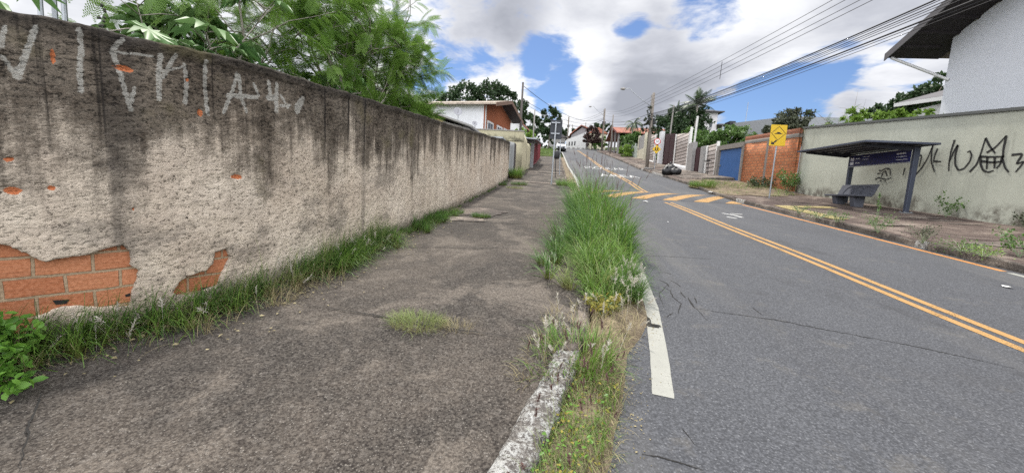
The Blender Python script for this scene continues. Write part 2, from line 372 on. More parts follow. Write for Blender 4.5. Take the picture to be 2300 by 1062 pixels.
# ------------------------------------------------------------------ ground, road, pavements
YS = sorted(set([round(float(v), 3) for v in list(np.arange(-12, 6, .12)) + list(np.arange(6, 24, .3)) + list(np.arange(24, 78, 1.0)) + [78] + PY if -12 <= v <= 78]))
def strip(name, ys, cross, mat, kind='structure', rough=0, sc=3, parent=None, smooth=True):
    V = []; Q = []; n = None
    for y in ys:
        row = cross(y); n = len(row)
        V += [(x, y, z) for x, z in row]
    V = np.array(V, float)
    if rough: V[:, 2] += (fbm(V[:, 0], V[:, 1], sc, 4) - .5)*rough
    for i in range(len(ys)-1):
        for k in range(n-1): Q.append((i*n+k, i*n+k+1, (i+1)*n+k+1, (i+1)*n+k))
    o = np_mesh(name, V, Q, mat, parent, smooth=smooth)
    if kind: o['kind'] = kind
    return o
GY = sorted(set([-200, -60, -30, -12] + [float(v) for v in range(-10, 150, 2)] + PY[1:] + [250]))
def gcross(y):
    l = lx(max(min(y, 22.7), -12)) - .25
    z = zr(y)
    return [(-300, z-1), (-120, z-.5), (-60, z-.2), (-25, z-.1), (l, z-.1), (l+.05, z-.42), (13.55, z-.42), (13.6, z+.1), (25, z+.3), (60, z+.8), (120, z+1), (300, z+1)]
strip('ground', GY, gcross, M['turf'], smooth=False)
road = strip('road', YS, lambda y: [(ax(y) + (RK - ax(y))*k/8, zroad(y)) for k in range(9)], M['asphalt'])
strip('cross_street', [78, 80, 84, 88], lambda y: [(-60, zr(y)-.09), (60, zr(y)-.09)], M['asphalt'])
def lpcross(y):
    l = lx(y) if y < 22.7 else -2.46; k = kx(y) - .13
    return [(l-.05 + (k-l+.05)*i/24, zr(y)) for i in range(25)]
lpave = strip('left_pavement', [y for y in YS if y < 52], lpcross, M['pave'], rough=.022, sc=1.7)
def rpcross(y):
    return [(RK+.13 + (13.3-RK-.13)*i/14, zpr(RK+.13 + (13.3-RK-.13)*i/14, y)) for i in range(15)]
strip('right_pavement', [y for y in YS if y >= -12], rpcross, M['pave_r'], rough=.03, sc=.9)
VY = [y for y in YS if y < 52]
def vcross(y):
    a = kx(y) - .02; b = ax(y) + .03; near = max(0, min(1, (7-y)/3)); r = []
    for i in range(13):
        f = i/12; z = zr(y) - .075 - .025*f + .05*math.sin(math.pi*f)*(.35+.65*near)
        r.append((a + (b-a)*f, z))
    r[0] = (a, zr(y) - .10); r[-1] = (b, zroad(y) - .006)
    return r
strip('verge', VY, vcross, M['soil'], rough=.035, sc=6)
strip('lawn', [float(v) for v in range(50, 79, 2)], lambda y: [(-22, zr(y)+.02), (-6, zr(y)+.05), (.9, zr(y)+.03), (.95, zr(y)-.09)], M['turf'])

# kerbs
def kerb(name, y0, y1, xf, w, top, mat, step=.06, rough=.02, gaps=()):
    ys = list(np.arange(y0, y1, step)); V = []; Q = []
    prof = [(-w, -.22), (-w, -.02), (-w*.9, .004), (-w*.45, .012), (-.03, .0), (-.004, -.03), (0, -.22)]
    for y in ys:
        for i, (dx, dz) in enumerate(prof):
            V.append((xf(y)+dx, y, zr(y)+top+dz))
    V = np.array(V); n = len(prof)
    nz = fbm(V[:, 1]*1.0+V[:, 0]*3, V[:, 2]*2+np.tile(np.arange(n), len(ys))*.7, 7, 4, 3) - .5
    big = fbm(V[:, 1], V[:, 1]*0, 1.6, 3, 9) - .5
    V[:, 0] += nz*rough*1.1; V[:, 2] += (nz*rough + big*rough*1.2)
    for i in range(len(ys)-1):
        if any(a < ys[i] < b for a, b in gaps): continue
        for k in range(n-1): Q.append((i*n+k, i*n+k+1, (i+1)*n+k+1, (i+1)*n+k))
    o = np_mesh(name, V, Q, mat); o['kind'] = 'structure'; return o
kerb('left_kerb', -6, 3.0, lambda y: kx(y)+.02, .20, .03, M['kerb_white'], .025, .07)
kerb('left_kerb', 3.0, 4.2, kx, .14, .02, M['kerb_grey'], .03, .05)
kerb('left_kerb', 4.2, 52, kx, .125, .02, M['kerb_grey'], .25, .02)
kerb('right_kerb', -8, 76, lambda y: RK+.13, .13, .035, M['kerb_grey'], .2, .035)
def wk(y0, y1):                             # stretches of the right kerb painted white
    kerb('painted_kerb', y0, y1, lambda y: RK+.135, .14, .045, M['kerb_white'], .1, .02)
for a_, b_ in ((9.3, 9.7), (17.6, 18.5), (30.3, 33.6), (37, 37.8)): wk(a_, b_)
for k in range(9):                          # white stones along the far side of the cross street
    mb = MB(); x = 2.2 + k*1.05; mb.box((x, 88, zr(88)-.15), (x+.62, 88.25, zr(88)+.16)); o = mb.build('kerb_stone', M['kerb_white'], bevel=.04); o['kind'] = 'structure'

# ------------------------------------------------------------------ road paint (sheets 4 mm above the asphalt, children of the road)
def ribbon(name, pts, w, mat, dz=.004, parent=None, zf=None, jit=0):
    """pts: (x,y) polyline; a flat strip of width w following the ground"""
    V = []; Q = []; P = [np.array(p, float) for p in pts]
    for i, p in enumerate(P):
        t = P[min(i+1, len(P)-1)] - P[max(i-1, 0)]; t /= np.linalg.norm(t)+1e-9; nn = np.array((-t[1], t[0]))
        ww = (w if not hasattr(w, '__len__') else w[i])*(1 + jit*(rng.random()-.5))
        for s_ in (-.5, .5):
            q = p + nn*ww*s_; V.append((q[0], q[1], (zf or (lambda x, y: zroad(y)))(q[0], q[1]) + dz))
    for i in range(len(P)-1): Q.append((2*i, 2*i+1, 2*i+3, 2*i+2))
    return np_mesh(name, V, Q, mat, parent)
def yl(a, b, st=.5): return list(np.arange(a, b, st)) + [b]
XC = 4.83
for dx in (-.115, .115):
    ribbon('centre_line', [(XC+dx+.02*math.sin(y), y) for y in sorted(set(yl(-8, 16.4, .3)))], .115, M['yellow_mark'], parent=road)
    ribbon('centre_line', [(XC+dx, y) for y in sorted(set(yl(20.4, 77, .4)+[p for p in PY if 20.4 < p < 77]))], .115, M['yellow_mark'], parent=road)
ribbon('edge_line', [(8.13 - .004*(y-8), y) for y in yl(7.6, 17.2, .4)], .13, M['orange_mark'], parent=road)
ribbon('edge_line', [(8.13, y) for y in yl(-6, 7.5, .4)], .13, M['white_mark'], parent=road)
ribbon('edge_line', [(wx(y), y) for y in sorted(set(yl(2.71, 12, .06)+yl(12, 77, .5)+[p for p in PY if 12 < p < 77]))], .15, M['white_mark'], parent=road, jit=.05)
ribbon('stop_line', [(1.6, 75.6), (4.7, 75.6)], .4, M['white_mark'], parent=road)
ribbon('stop_line', [(1.6, 77.2), (8.2, 77.2)], .45, M['white_mark'], parent=road)
def ground_text(txt, x0, x1, y0, y1, mat):
    cu = bpy.data.curves.new('lettering', 'FONT'); cu.body = txt; cu.size = 1
    o = bpy.data.objects.new('lettering', cu); COL.objects.link(o)
    dg = bpy.context.evaluated_depsgraph_get(); me = bpy.data.meshes.new_from_object(o.evaluated_get(dg))
    bpy.data.objects.remove(o); bm = bmesh.new(); bm.from_mesh(me)
    xs = [v.co.x for v in bm.verts]; ys = [v.co.y for v in bm.verts]; a, b, c, d = min(xs), max(xs), min(ys), max(ys)
    for v in bm.verts:
        x = x0 + (v.co.x-a)/(b-a)*(x1-x0); y = y0 + (v.co.y-c)/(d-c)*(y1-y0); v.co = (x, y, 0)
    for k in range(8):
        yy = y0 + (y1-y0)*(k+.5)/8
        g_ = bm.verts[:] + bm.edges[:] + bm.faces[:]; bmesh.ops.bisect_plane(bm, geom=g_, plane_co=(0, yy, 0), plane_no=(0, 1, 0))
    for v in bm.verts: v.co.z = zroad(v.co.y) + .006
    bm.to_mesh(me); bm.free(); me.materials.clear(); me.materials.append(mat)
    return link(bpy.data.objects.new('lettering', me), road)
M['letter'] = m_mark('worn_letter_paint', (.45, .45, .44), .8, .50)
ground_text('ESCOLAR', 3.15, 6.9, 36.3, 38.9, M['letter']); ground_text('ÁREA', 3.5, 6.3, 28.0, 30.6, M['letter'])
# worn arrow traces on the right lane
for pts in ([(1622, 479), (1650, 484), (1668, 489)], [(1632, 487), (1655, 491)], [(1640, 480), (1668, 482)]):
    ribbon('arrow_trace', [gnd(*q, -.1)[:2] for q in pts], .10, M['faded_mark'], .005, road)

# cracks
def crack(pts_px, off, w, parent, zf, sub=12, jit=.035, dz=.003):
    P = [gnd(*q, off)[:2] for q in pts_px]; out = []
    for a, b in zip(P, P[1:]):
        for k in range(sub):
            q = a + (b-a)*k/sub; l = np.linalg.norm(b-a); out.append(q + (rng.random(2)-.5)*jit*min(1, l))
    out.append(P[-1]); n = len(out)
    ws = [w*(.45+.9*rng.random())*min(1, .25+3*min(i, n-1-i)/n) for i in range(n)]
    return ribbon('crack', out, ws, M['crack'], dz, parent, zf)
zl = lambda x, y: zr(y); zrd = lambda x, y: zroad(y)
for pts, w in (([(1560, 692), (1640, 705), (1740, 718), (1880, 745), (2040, 775), (2180, 805), (2300, 832)], .013),
               ([(1440, 574), (1520, 577), (1610, 583)], .012), ([(1560, 692), (1552, 680), (1545, 668)], .022), ([(1480, 628), (1498, 637), (1503, 645)], .016),
               ([(1506, 630), (1520, 637), (1530, 645)], .014), ([(1490, 645), (1505, 652), (1512, 668), (1530, 682), (1525, 695), (1523, 705)], .013),
               ([(1528, 655), (1540, 670)], .016), ([(1470, 612), (1495, 612), (1515, 618)], .010), ([(1497, 712), (1512, 702)], .012), ([(1560, 668), (1566, 682)], .012),
               ([(1440, 1020), (1480, 1026), (1530, 1040), (1580, 1056)], .010), ([(1530, 960), (1562, 1000)], .006), ([(1690, 690), (1712, 708)], .010), ([(1560, 690), (1590, 720)], .006),
               ([(1500, 640), (1480, 660), (1490, 690)], .008), ([(1290, 398), (1400, 402), (1500, 404)], .02)):
    crack(pts, -.1, w, road, zrd)
for pts, w in (([(1010, 640), (1080, 660), (1150, 690), (1230, 700)], .005), ([(980, 486), (1080, 500), (1225, 505)], .02), ([(1080, 447), (1230, 455)], .02), ([(690, 688), (760, 697), (830, 708), (900, 722), (1000, 740), (1100, 752), (1200, 768)], .016), ([(95, 885), (70, 950), (45, 1062)], .010),
               ([(1195, 1000), (1172, 950), (1180, 930)], .010), ([(820, 556), (1000, 557), (1190, 560)], .018)):
    crack(pts, 0, w, lpave, zl, dz=.014)

# pale repairs in the pavement
def patch(name, cx, cy, rx, ry, mat, zf, dz=.012, n=26, seed=1, kind=None, parent=None):
    c = MB(); r = random.Random(seed); ring = []
    for k in range(n):
        a = 2*math.pi*k/n; f = .78 + .4*r.random()
        x, y = cx + rx*f*math.cos(a), cy + ry*f*math.sin(a); ring.append((x, y, zf(x, y)+dz))
    c.add([(cx, cy, zf(cx, cy)+dz)] + ring, [(0, 1+k, 1+(k+1) % n) for k in range(n)])
    return c.build(name, mat, parent)
patch('broken_edge', 1.10, 4.05, .045, .13, M['crack'], zrd, .007, 22, 11, parent=road); patch('broken_edge', 1.14, 3.93, .07, .05, M['crack'], zrd, .0075, 18, 12, parent=road)
patch('repair_patch', -1.9, 10.1, .78, .75, M['pale_concrete'], zl, .013, parent=lpave); patch('repair_patch', -1.95, 8.9, .55, .3, M['pale_concrete'], zl, .0135, seed=4, parent=lpave)
for y in (21.2, 25.6, 27.4, 30.5):
    ribbon('repair_patch', [(-2.0, y), (-.9, y+.1), (.3, y-.05), (.75, y)], .55, M['pale_concrete'], .014, lpave, zl)

# speed hump
hump = thing('speed_hump', (5.1, 17.9, zroad(17.9)), 'raised asphalt speed hump with slanted yellow stripes crossing the whole road', 'speed hump')
H0, H1, HX0, HX1 = 17.3, 20.2, 1.62, 8.25
def zh(x, y):
    f = max(0, min(1, (y-H0)/(H1-H0))); e = min(1, (x-HX0)/.35, (HX1-x)/.35); return zroad(y) + .005 + .115*math.sin(math.pi*f)**.8*max(0, e)
def hgrid(name, fx, mat, dz, n=4, m=18):
    V = []; Q = []
    for j in range(m+1):
        y = H0 + (H1-H0)*j/m
        a, b = fx(j/m)
        for i in range(n+1):
            x = min(max(a + (b-a)*i/n, HX0), HX1); V.append((x, y, zh(x, y)+dz))
    for j in range(m):
        for i in range(n): q = (j*(n+1)+i, j*(n+1)+i+1, (j+1)*(n+1)+i+1, (j+1)*(n+1)+i); Q.append(q)
    return np_mesh(name, V, Q, mat, hump, smooth=True)
hgrid('hump_body', lambda f: (HX0, HX1), M['asphalt'], 0, 40, 18)
for k in range(7):
    x0 = -.36 + k*1.30
    hgrid('hump_stripe', lambda f: (x0 + 2.75*f, x0 + .62 + 2.75*f), M['yellow_mark'], .005, 6, 30)
# tactile yellow slab by the bus stop
M['tactile'] = m_mark('worn_yellow_paint', (.33, .265, .11), .85, .49)
for x0, x1, y0, y1 in ((8.62, 9.12, 12.7, 15.5), (8.7, 10.7, 15.52, 16.05)):
    V = []; Q = []; nx_, ny_ = 8, 12
    for i in range(nx_+1):
        for j in range(ny_+1): x = x0+(x1-x0)*i/nx_; y = y0+(y1-y0)*j/ny_; V.append((x, y, zpr(x, y)+.02))
    for i in range(nx_):
        for j in range(ny_): Q.append((i*(ny_+1)+j, (i+1)*(ny_+1)+j, (i+1)*(ny_+1)+j+1, i*(ny_+1)+j+1))
    o = np_mesh('tactile_paving', V, Q, M['tactile']); o['kind'] = 'structure'
for q, rx, ry, s_ in (((2075, 490), .5, .18, 1), ((2120, 497), .45, .12, 2), ((2010, 500), .55, .15, 3), ((2170, 505), .5, .1, 5), ((1960, 478), .4, .2, 6), ((2270, 545), .9, .3, 8)):
    c_ = gnd(*q, .15); tag(patch('repair_patch', c_[0], c_[1], rx, ry, M['pale_concrete'], zpr, .018, seed=s_), kind='structure')

# ------------------------------------------------------------------ the long rendered wall on the left
TZ = [(-15, 2.5), (-3, 2.52), (2.24, 2.535), (2.36, 2.55), (2.75, 2.575), (3.8, 2.645), (5.81, 2.79), (9.9, 3.11), (22.7, 4.26)]
yy = np.linspace(-12, 22.7, 1400); xx = np.interp(yy, LY, LX)
ker = np.ones(61)/61; xs_ = np.convolve(np.pad(xx, 30, mode='edge'), ker, 'valid'); xs_[:31] = xx[:31]; xs_[-31:] = xx[-31:]
WALL = np.stack([xs_, yy], 1); seg = np.linalg.norm(np.diff(WALL, axis=0), axis=1); WU = np.concatenate([[0], np.cumsum(seg)])
WU -= np.interp(2.24, yy, WU)
def wall_pt(u): return np.stack([np.interp(u, WU, WALL[:, 0]), np.interp(u, WU, WALL[:, 1])], -1)
def wall_hit(px, py):
    r = ray(px, py); s_ = WALL[:, 0]*r[1] - WALL[:, 1]*r[0]; fw = WALL @ r[:2] > 0
    for i in range(len(s_)-1):
        if fw[i] and s_[i]*s_[i+1] <= 0:
            f = s_[i]/(s_[i]-s_[i+1]+1e-12); P = WALL[i]*(1-f)+WALL[i+1]*f
            return np.array([WU[i]*(1-f)+WU[i+1]*f, EYE[2] + r[2]*np.linalg.norm(P)/np.linalg.norm(r[:2])])
    return None
us = list(np.arange(-9, -1.2, .12)) + list(np.arange(-1.2, 4.6, .016)); u_ = 4.6; st_ = .016
while u_ < WU[-1] - .05: us.append(u_); st_ = min(.07, st_*1.006); u_ += st_
us.append(WU[-1]); us = np.array(us); NU = len(us)
fr = np.linspace(0, 1, 151); NF = len(fr)
P2 = wall_pt(us); TN = np.gradient(P2, us, axis=0); TN /= np.linalg.norm(TN, axis=1)[:, None]; NN = np.stack([TN[:, 1], -TN[:, 0]], 1)   # normal towards the street
zb = np.interp(P2[:, 1], PY, PZ) - .06; zt = np.interp(P2[:, 1], [a for a, b in TZ], [b for a, b in TZ])
zt = zt + (fbm(us, us*0, 1.2, 4, 5)-.5)*.06 + (fbm(us, us*0, 9, 3, 8)-.5)*.02
Ug = np.repeat(us[:, None], NF, 1); Zg = zb[:, None] + (zt-zb)[:, None]*fr[None]; Tg = zt[:, None] - Zg
def pxy(P): return [wall_hit(*q) for q in P]
def densify(poly, k=5, j=.012, seed=2):
    r = np.random.default_rng(seed); o = []
    for a, b in zip(poly, poly[1:] + poly[:1]):
        for i in range(k): o.append(a + (b-a)*i/k + (r.random(2)-.5)*j)
    return np.array(o)
PATCHES = [densify(pxy([(-70, 548), (15, 549), (30, 558), (55, 567), (88, 585), (110, 586), (150, 577), (190, 574), (230, 560), (276, 550), (293, 562), (296, 575), (293, 596), (300, 601), (314, 606), (311, 624), (302, 645), (292, 688), (240, 692), (165, 688), (125, 694), (108, 704), (70, 716), (92, 722), (85, 738), (50, 758), (-70, 775)])),
           densify(pxy([(388, 655), (402, 634), (420, 621), (465, 607), (480, 590), (483, 566), (512, 558), (521, 580), (512, 598), (500, 620), (494, 640), (455, 655), (440, 662), (400, 664)]), seed=3),
           densify(pxy([(392, 690), (402, 684), (412, 690), (404, 700)]), 3, seed=4)]
def inside(poly, x, y):
    r = np.zeros(x.shape, bool)
    for (x1, y1), (x2, y2) in zip(poly, np.roll(poly, -1, 0)):
        c = ((y1 > y) != (y2 > y)) & (x < (x2-x1)*(y-y1)/(y2-y1+1e-12)+x1); r ^= c
    return r
def segdist(a, b, x, y):
    d = b-a; t_ = np.clip(((x-a[0])*d[0]+(y-a[1])*d[1])/(d@d+1e-12), 0, 1); qx, qy = a[0]+t_*d[0], a[1]+t_*d[1]
    return np.hypot(x-qx, y-qy), qx, qy
uc = (us[:-1]+us[1:])/2; Uc = np.repeat(uc[:, None], NF-1, 1); Zc = (Zg[:-1, :-1]+Zg[1:, 1:])/2
hole_ = np.zeros(Uc.shape, bool)
for P in PATCHES: hole_ |= inside(P, Uc, Zc)
keepv = np.zeros(Ug.shape, bool); delv = np.zeros(Ug.shape, bool)
for di in (0, 1):
    for dj in (0, 1):
        keepv[di:NU-1+di, dj:NF-1+dj] |= ~hole_; delv[di:NU-1+di, dj:NF-1+dj] |= hole_
edge = keepv & delv; Us = Ug.copy(); Zs = Zg.copy()
ei = np.argwhere(edge)
if len(ei):
    ex, ez = Ug[edge], Zg[edge]; best = np.full(len(ex), 9.); bx, bz = ex.copy(), ez.copy()
    for P in PATCHES:
        for a, b in zip(P, np.roll(P, -1, 0)):
            dd, qx, qy = segdist(a, b, ex, ez); m_ = dd < best; best[m_] = dd[m_]; bx[m_] = qx[m_]; bz[m_] = qy[m_]
    m_ = best < .018; ex[m_] = bx[m_]; ez[m_] = bz[m_]; Us[edge] = ex; Zs[edge] = ez
STRK = [([(80, 62), (62, 110), (40, 175)], 13), ([(4, 125), (36, 172)], 12), ([(178, 66), (183, 110), (179, 140), (182, 206)], 11), ([(274, 88), (250, 115), (264, 148), (278, 195), (294, 247)], 10), ([(258, 118), (345, 126)], 6), ([(302, 196), (296, 232)], 7),
        ([(360, 125), (356, 165), (358, 222)], 10), ([(394, 124), (376, 155), (364, 175)], 8), ([(372, 160), (414, 150)], 5), ([(415, 146), (418, 185), (417, 232)], 8), ([(461, 138), (460, 188), (466, 256)], 7),
        ([(534, 166), (520, 212), (503, 252)], 6), ([(538, 170), (541, 212), (553, 252)], 6), ([(512, 214), (576, 219)], 8), ([(570, 190), (581, 214)], 5), ([(604, 184), (606, 218)], 6), ([(622, 190), (620, 250)], 7), ([(602, 220), (622, 222)], 8),
        ([(632, 216), (646, 242)], 5), ([(630, 238), (652, 237)], 5), ([(666, 240), (681, 222)], 8), ([(680, 225), (668, 250)], 8), ([(10, 60), (2, 110)], 10)]
paint_ = np.zeros(Ug.shape)
for pts, w in STRK:
    q = pxy(pts)
    if any(v is None for v in q): continue
    ww = np.linalg.norm(wall_hit(pts[0][0]+w, pts[0][1]) - q[0])*.68
    for a, b in zip(q, q[1:]):
        dd, _, _ = segdist(a, b, Ug + .0, Zg + .0); paint_ = np.maximum(paint_, np.clip(1.35 - dd/ww, 0, 1))
chip_ = np.zeros(Ug.shape)
for x, y, rx, ry in ((118, 128, 7, 15), (276, 154, 20, 7), (449, 254, 6, 10), (531, 397, 13, 6), (28, 428, 22, 9), (115, 422, 10, 5), (20, 358, 14, 5), (420, 180, 4, 4), (300, 470, 4, 3)):
    c_ = wall_hit(x, y); a_ = np.linalg.norm(wall_hit(x+rx, y)-c_); b_ = np.linalg.norm(wall_hit(x, y+ry)-c_)
    chip_ = np.maximum(chip_, np.clip(1.5 - np.hypot((Ug-c_[0])/a_, (Zg-c_[1])/b_), 0, 1))
disp = (fbm(Ug, Zg, 14, 4, 1)-.5)*.022 + (fbm(Ug, Zg, 2.2, 3, 2)-.5)*.03 - chip_*.008
disp += np.where(Tg < .10, .016*np.clip((.10-Tg)/.012, 0, 1), 0)*(fbm(Ug, Zg*0, 3, 3, 4) > .42) - .03*np.clip(1-Tg/.025, 0, 1)**2
PX = np.interp(Us, WU, WALL[:, 0]); PYY = np.interp(Us, WU, WALL[:, 1])
V = np.stack([PX + NN[:, 0][:, None]*disp, PYY + NN[:, 1][:, None]*disp, Zs], -1).reshape(-1, 3)
idx = np.arange(NU*NF).reshape(NU, NF); q_ = np.stack([idx[:-1, :-1], idx[1:, :-1], idx[1:, 1:], idx[:-1, 1:]], -1)[~hole_]
# rims of the broken plaster, pushed back to the blocks; then top and back of the wall
ext = []; back = {}
Vl = [V]; nb = len(V); NNf = np.repeat(NN[:, None, :], NF, 1).reshape(-1, 2)
def backv(i):
    global nb
    if i not in back:
        p = V[i].copy(); p[:2] -= NNf[i]*.065; ext.append(p); back[i] = nb; nb += 1
    return back[i]
rim = []; extra_src = []
for i, j in np.argwhere(hole_):
    for (a, b), (ni, nj) in (((idx[i, j], idx[i+1, j]), (i, j-1)), ((idx[i+1, j], idx[i+1, j+1]), (i+1, j)), ((idx[i+1, j+1], idx[i, j+1]), (i, j+1)), ((idx[i, j+1], idx[i, j]), (i-1, j))):
        if 0 <= ni < NU-1 and 0 <= nj < NF-1 and not hole_[ni, nj]: rim.append((a, b, backv(int(b)), backv(int(a))))
src = list(back.keys())
tb = idx[:, -1]; T1 = V[tb].copy(); T1[:, :2] -= NN*.17; T1[:, 2] += (fbm(us, us*0, 6, 3, 12)-.5)*.02; B1 = T1.copy(); B1[:, 2] = zb - .3
i1 = nb + np.arange(NU); i2 = i1 + NU
q2 = [np.stack([tb[:-1], tb[1:], i1[1:], i1[:-1]], -1), np.stack([i1[:-1], i1[1:], i2[1:], i2[:-1]], -1)]
e1 = np.array([[idx[-1, j], i1[-1], i1[-1], idx[-1, j+1]] for j in range(0)], int).reshape(-1, 4)
VV = np.concatenate([V, np.array(ext).reshape(-1, 3), T1, B1])
UV = np.concatenate([np.stack([Us, Zs-zb[:, None]], -1).reshape(-1, 2)] + [np.stack([Us, Zs-zb[:, None]], -1).reshape(-1, 2)[src]] + [np.stack([us, zt-zb+.17], -1)]*2)
fl = lambda A, d: np.concatenate([A.reshape(-1), A.reshape(-1)[src], np.full(2*NU, d)])
wallT = thing('plaster_wall', (-2.8, 8, zr(8)), 'long low rough plastered wall, mouldy and flaking to orange blocks, with faded white letters', 'wall')
QQ = np.concatenate([q_] + ([np.array(rim, int)] if rim else []) + q2)
plo = np_mesh('plaster', VV, QQ, M['plaster'], wallT, {'top': fl(Tg, 0), 'paint': fl(paint_, 0), 'chip': fl(chip_, 0)}, True, UV)
for P in PATCHES[:2]:
    a, b = P[:, 0].min()-.05, P[:, 0].max()+.05; c_, d_ = P[:, 1].min()-.05, P[:, 1].max()+.05
    ub = np.linspace(a, b, 60); pb = wall_pt(ub); nb_ = np.stack([np.interp(ub, us, NN[:, 0]), np.interp(ub, us, NN[:, 1])], 1); pb = pb - nb_*.048
    vb = np.concatenate([np.c_[pb, np.full(60, c_)], np.c_[pb, np.full(60, d_)]]); uvb = np.concatenate([np.c_[ub+.11, np.full(60, c_-.005)], np.c_[ub+.11, np.full(60, d_-.005)]])
    np_mesh('exposed_blocks', vb, [(i, i+1, 61+i, 60+i) for i in range(59)], M['clay_near'], wallT, uv=uvb)
for poly in ([(118, 677), (158, 675), (150, 685), (126, 687)], [(284, 664), (296, 660), (296, 667), (286, 669)], [(455, 648), (478, 645), (472, 650), (460, 652)]):
    vs = []
    for q in poly:
        u, z = wall_hit(*q); p = wall_pt(u); n_ = np.array([np.interp(u, us, NN[:, 0]), np.interp(u, us, NN[:, 1])]); p = p - n_*.044; vs.append((p[0], p[1], z))
    MB().add(vs, [(0, 1, 2, 3)]).build('broken_cell_shade', M['crack'], wallT)  # flat dark quad, painting the shade inside a broken block cell
# end cap of the wall
pe = V[idx[-1]]; mb = MB(); mb.box((-2.66, 22.62, zr(22)-.3), (-2.47, 22.72, 4.22)); mb.build('wall_end', M['concrete_post'], wallT)

# ------------------------------------------------------------------ built things: walls, gates, shelter, signs
def vXZ(t): s = t.sep(t.pos()); return t.comb(s[0], s[2])
def vYZ(t): s = t.sep(t.pos()); return t.comb(s[1], s[2])
def vYX(t): s = t.sep(t.pos()); return t.comb(s[1], s[0])
def vXY(t): s = t.sep(t.pos()); return t.comb(s[0], s[1])
def foot_attr(o, zf):
    me = o.data; off = parent_loc(o.parent); at = me.attributes.new('foot', 'FLOAT', 'POINT')
    at.data.foreach_set('value', [v.co.z + off.z - zf(v.co.x+off.x, v.co.y+off.y) for v in me.vertices])
def wall_run(name, xa, ya, xb, yb, zb0, zb1, zt0, zt1, th, mat, parent, n=24, m=12, zf=None):
    """a standing slab between two plan points with its own bottom and top, gridded so that stains can use height"""
    d = np.array((xb-xa, yb-ya)); L = np.linalg.norm(d); nn = np.array((-d[1], d[0]))/L*th
    V = []; Q = []
    for s_ in (0, 1):
        for i in range(n+1):
            f = i/n; x, y = np.array((xa, ya)) + d*f + nn*s_
            for j in range(m+1):
                g_ = j/m; V.append((x, y, (zb0+(zb1-zb0)*f)*(1-g_) + (zt0+(zt1-zt0)*f)*g_))
    k = m+1; N = (n+1)*k
    for i in range(n):
        for j in range(m):
            a = i*k+j; Q.append((a, a+k, a+k+1, a+1)); Q.append((N+a, N+a+1, N+a+k+1, N+a+k))
        a = i*k+m; Q.append((a, a+k, N+a+k, N+a))
    for i in (0, n):
        for j in range(m): a = i*k+j; Q.append((a, a+1, N+a+1, N+a))
    o = np_mesh(name, V, Q, mat, parent); foot_attr(o, zf or (lambda x, y: zpr(x, y))); return o

# --- green rendered wall with tags
M['green'] = m_painted_wall('green_grey_render', (.40, .41, .345), (.085, .072, .058), .85, .26)
gw = thing('green_wall', (13.3, 12, zpr(13.2, 12)), 'tall grey green rendered wall with black spray paint tags behind the bus shelter', 'wall')
wall_run('render', 13.22, 22.5, 13.22, 4.0, 2.0, 0.3, 5.60, 3.70, .2, M['green'], gw, 60, 24)
MB().hexa([(13.16, 22.52, 5.58), (13.16, 3.9, 3.67), (13.48, 3.9, 3.67), (13.48, 22.52, 5.58)], [(13.16, 22.52, 5.67), (13.16, 3.9, 3.76), (13.48, 3.9, 3.76), (13.48, 22.52, 5.67)]).build('coping', paint('dark_coping', (.10, .105, .10), .9, .2, 3, .5), gw)
t = NT('black_spray'); p = t.pos(); n_ = t.noise(p, 30, 4, .7)
M['spray'] = t.out((.012, .012, .013), .8, alpha=t.mr(n_, .28, .44, .35, .95))
def stroke(name, pts, w, x, mat, parent, taper=True):
    P = [onX(*q, x) for q in pts]; Q = []
    for a, b in zip(P, P[1:]):
        for k in range(6): Q.append(a+(b-a)*k/6)
    Q.append(P[-1]); Q = np.array(Q)
    for _ in range(2): Q[1:-1] = (Q[:-2]+2*Q[1:-1]+Q[2:])/4
    V = []; n = len(Q)
    for i, q in enumerate(Q):
        t_ = Q[min(i+1, n-1)]-Q[max(i-1, 0)]; t_ /= np.linalg.norm(t_)+1e-9; u = np.array((0, -t_[2], t_[1]))*w*.5*(1.15 - .45*i/n if taper else 1)
        V += [q-u, q+u]
    return np_mesh(name, V, [(2*i, 2*i+1, 2*i+3, 2*i+2) for i in range(n-1)], mat, parent)
SX = 13.20; k_ = lambda L, ox=2020, oy=280, sc=280/1352: [(ox+x*sc, oy+y*sc) for x, y in L]
TAGS = [[(180, 338), (245, 330), (215, 455)], [(175, 545), (235, 480), (300, 380), (375, 195)], [(372, 195), (350, 280), (345, 400), (380, 515)], [(415, 258), (385, 330), (372, 400)], [(370, 398), (452, 402)],
        [(600, 165), (560, 290), (540, 400), (535, 505)], [(635, 220), (590, 290), (545, 400)], [(635, 222), (605, 330), (605, 440), (640, 495), (700, 480), (765, 400), (785, 330), (765, 285), (735, 300)],
        [(760, 515), (840, 430), (885, 310), (935, 145)], [(935, 145), (975, 230), (1040, 310)], [(945, 305), (1040, 250), (1160, 120)], [(1160, 120), (1130, 260), (1120, 380), (1145, 470), (1185, 515)], [(870, 345), (1000, 352), (1140, 345)], [(885, 395), (1000, 412), (1110, 400)],
        [(880, 350), (880, 430), (905, 495), (960, 518), (1025, 498)], [(955, 350), (945, 485)], [(1035, 355), (1030, 475)], [(1115, 350), (1095, 430), (1050, 475)], [(1215, 330), (1340, 315), (1265, 430), (1360, 395), (1260, 515)],
        [(60, 470), (40, 550)]]
for L in TAGS: stroke('spray_tag', k_(L), .062, SX, M['spray'], gw)
sh = lambda L: [(1780 + x*300/1593, 290 + y*300/1593) for x, y in L]
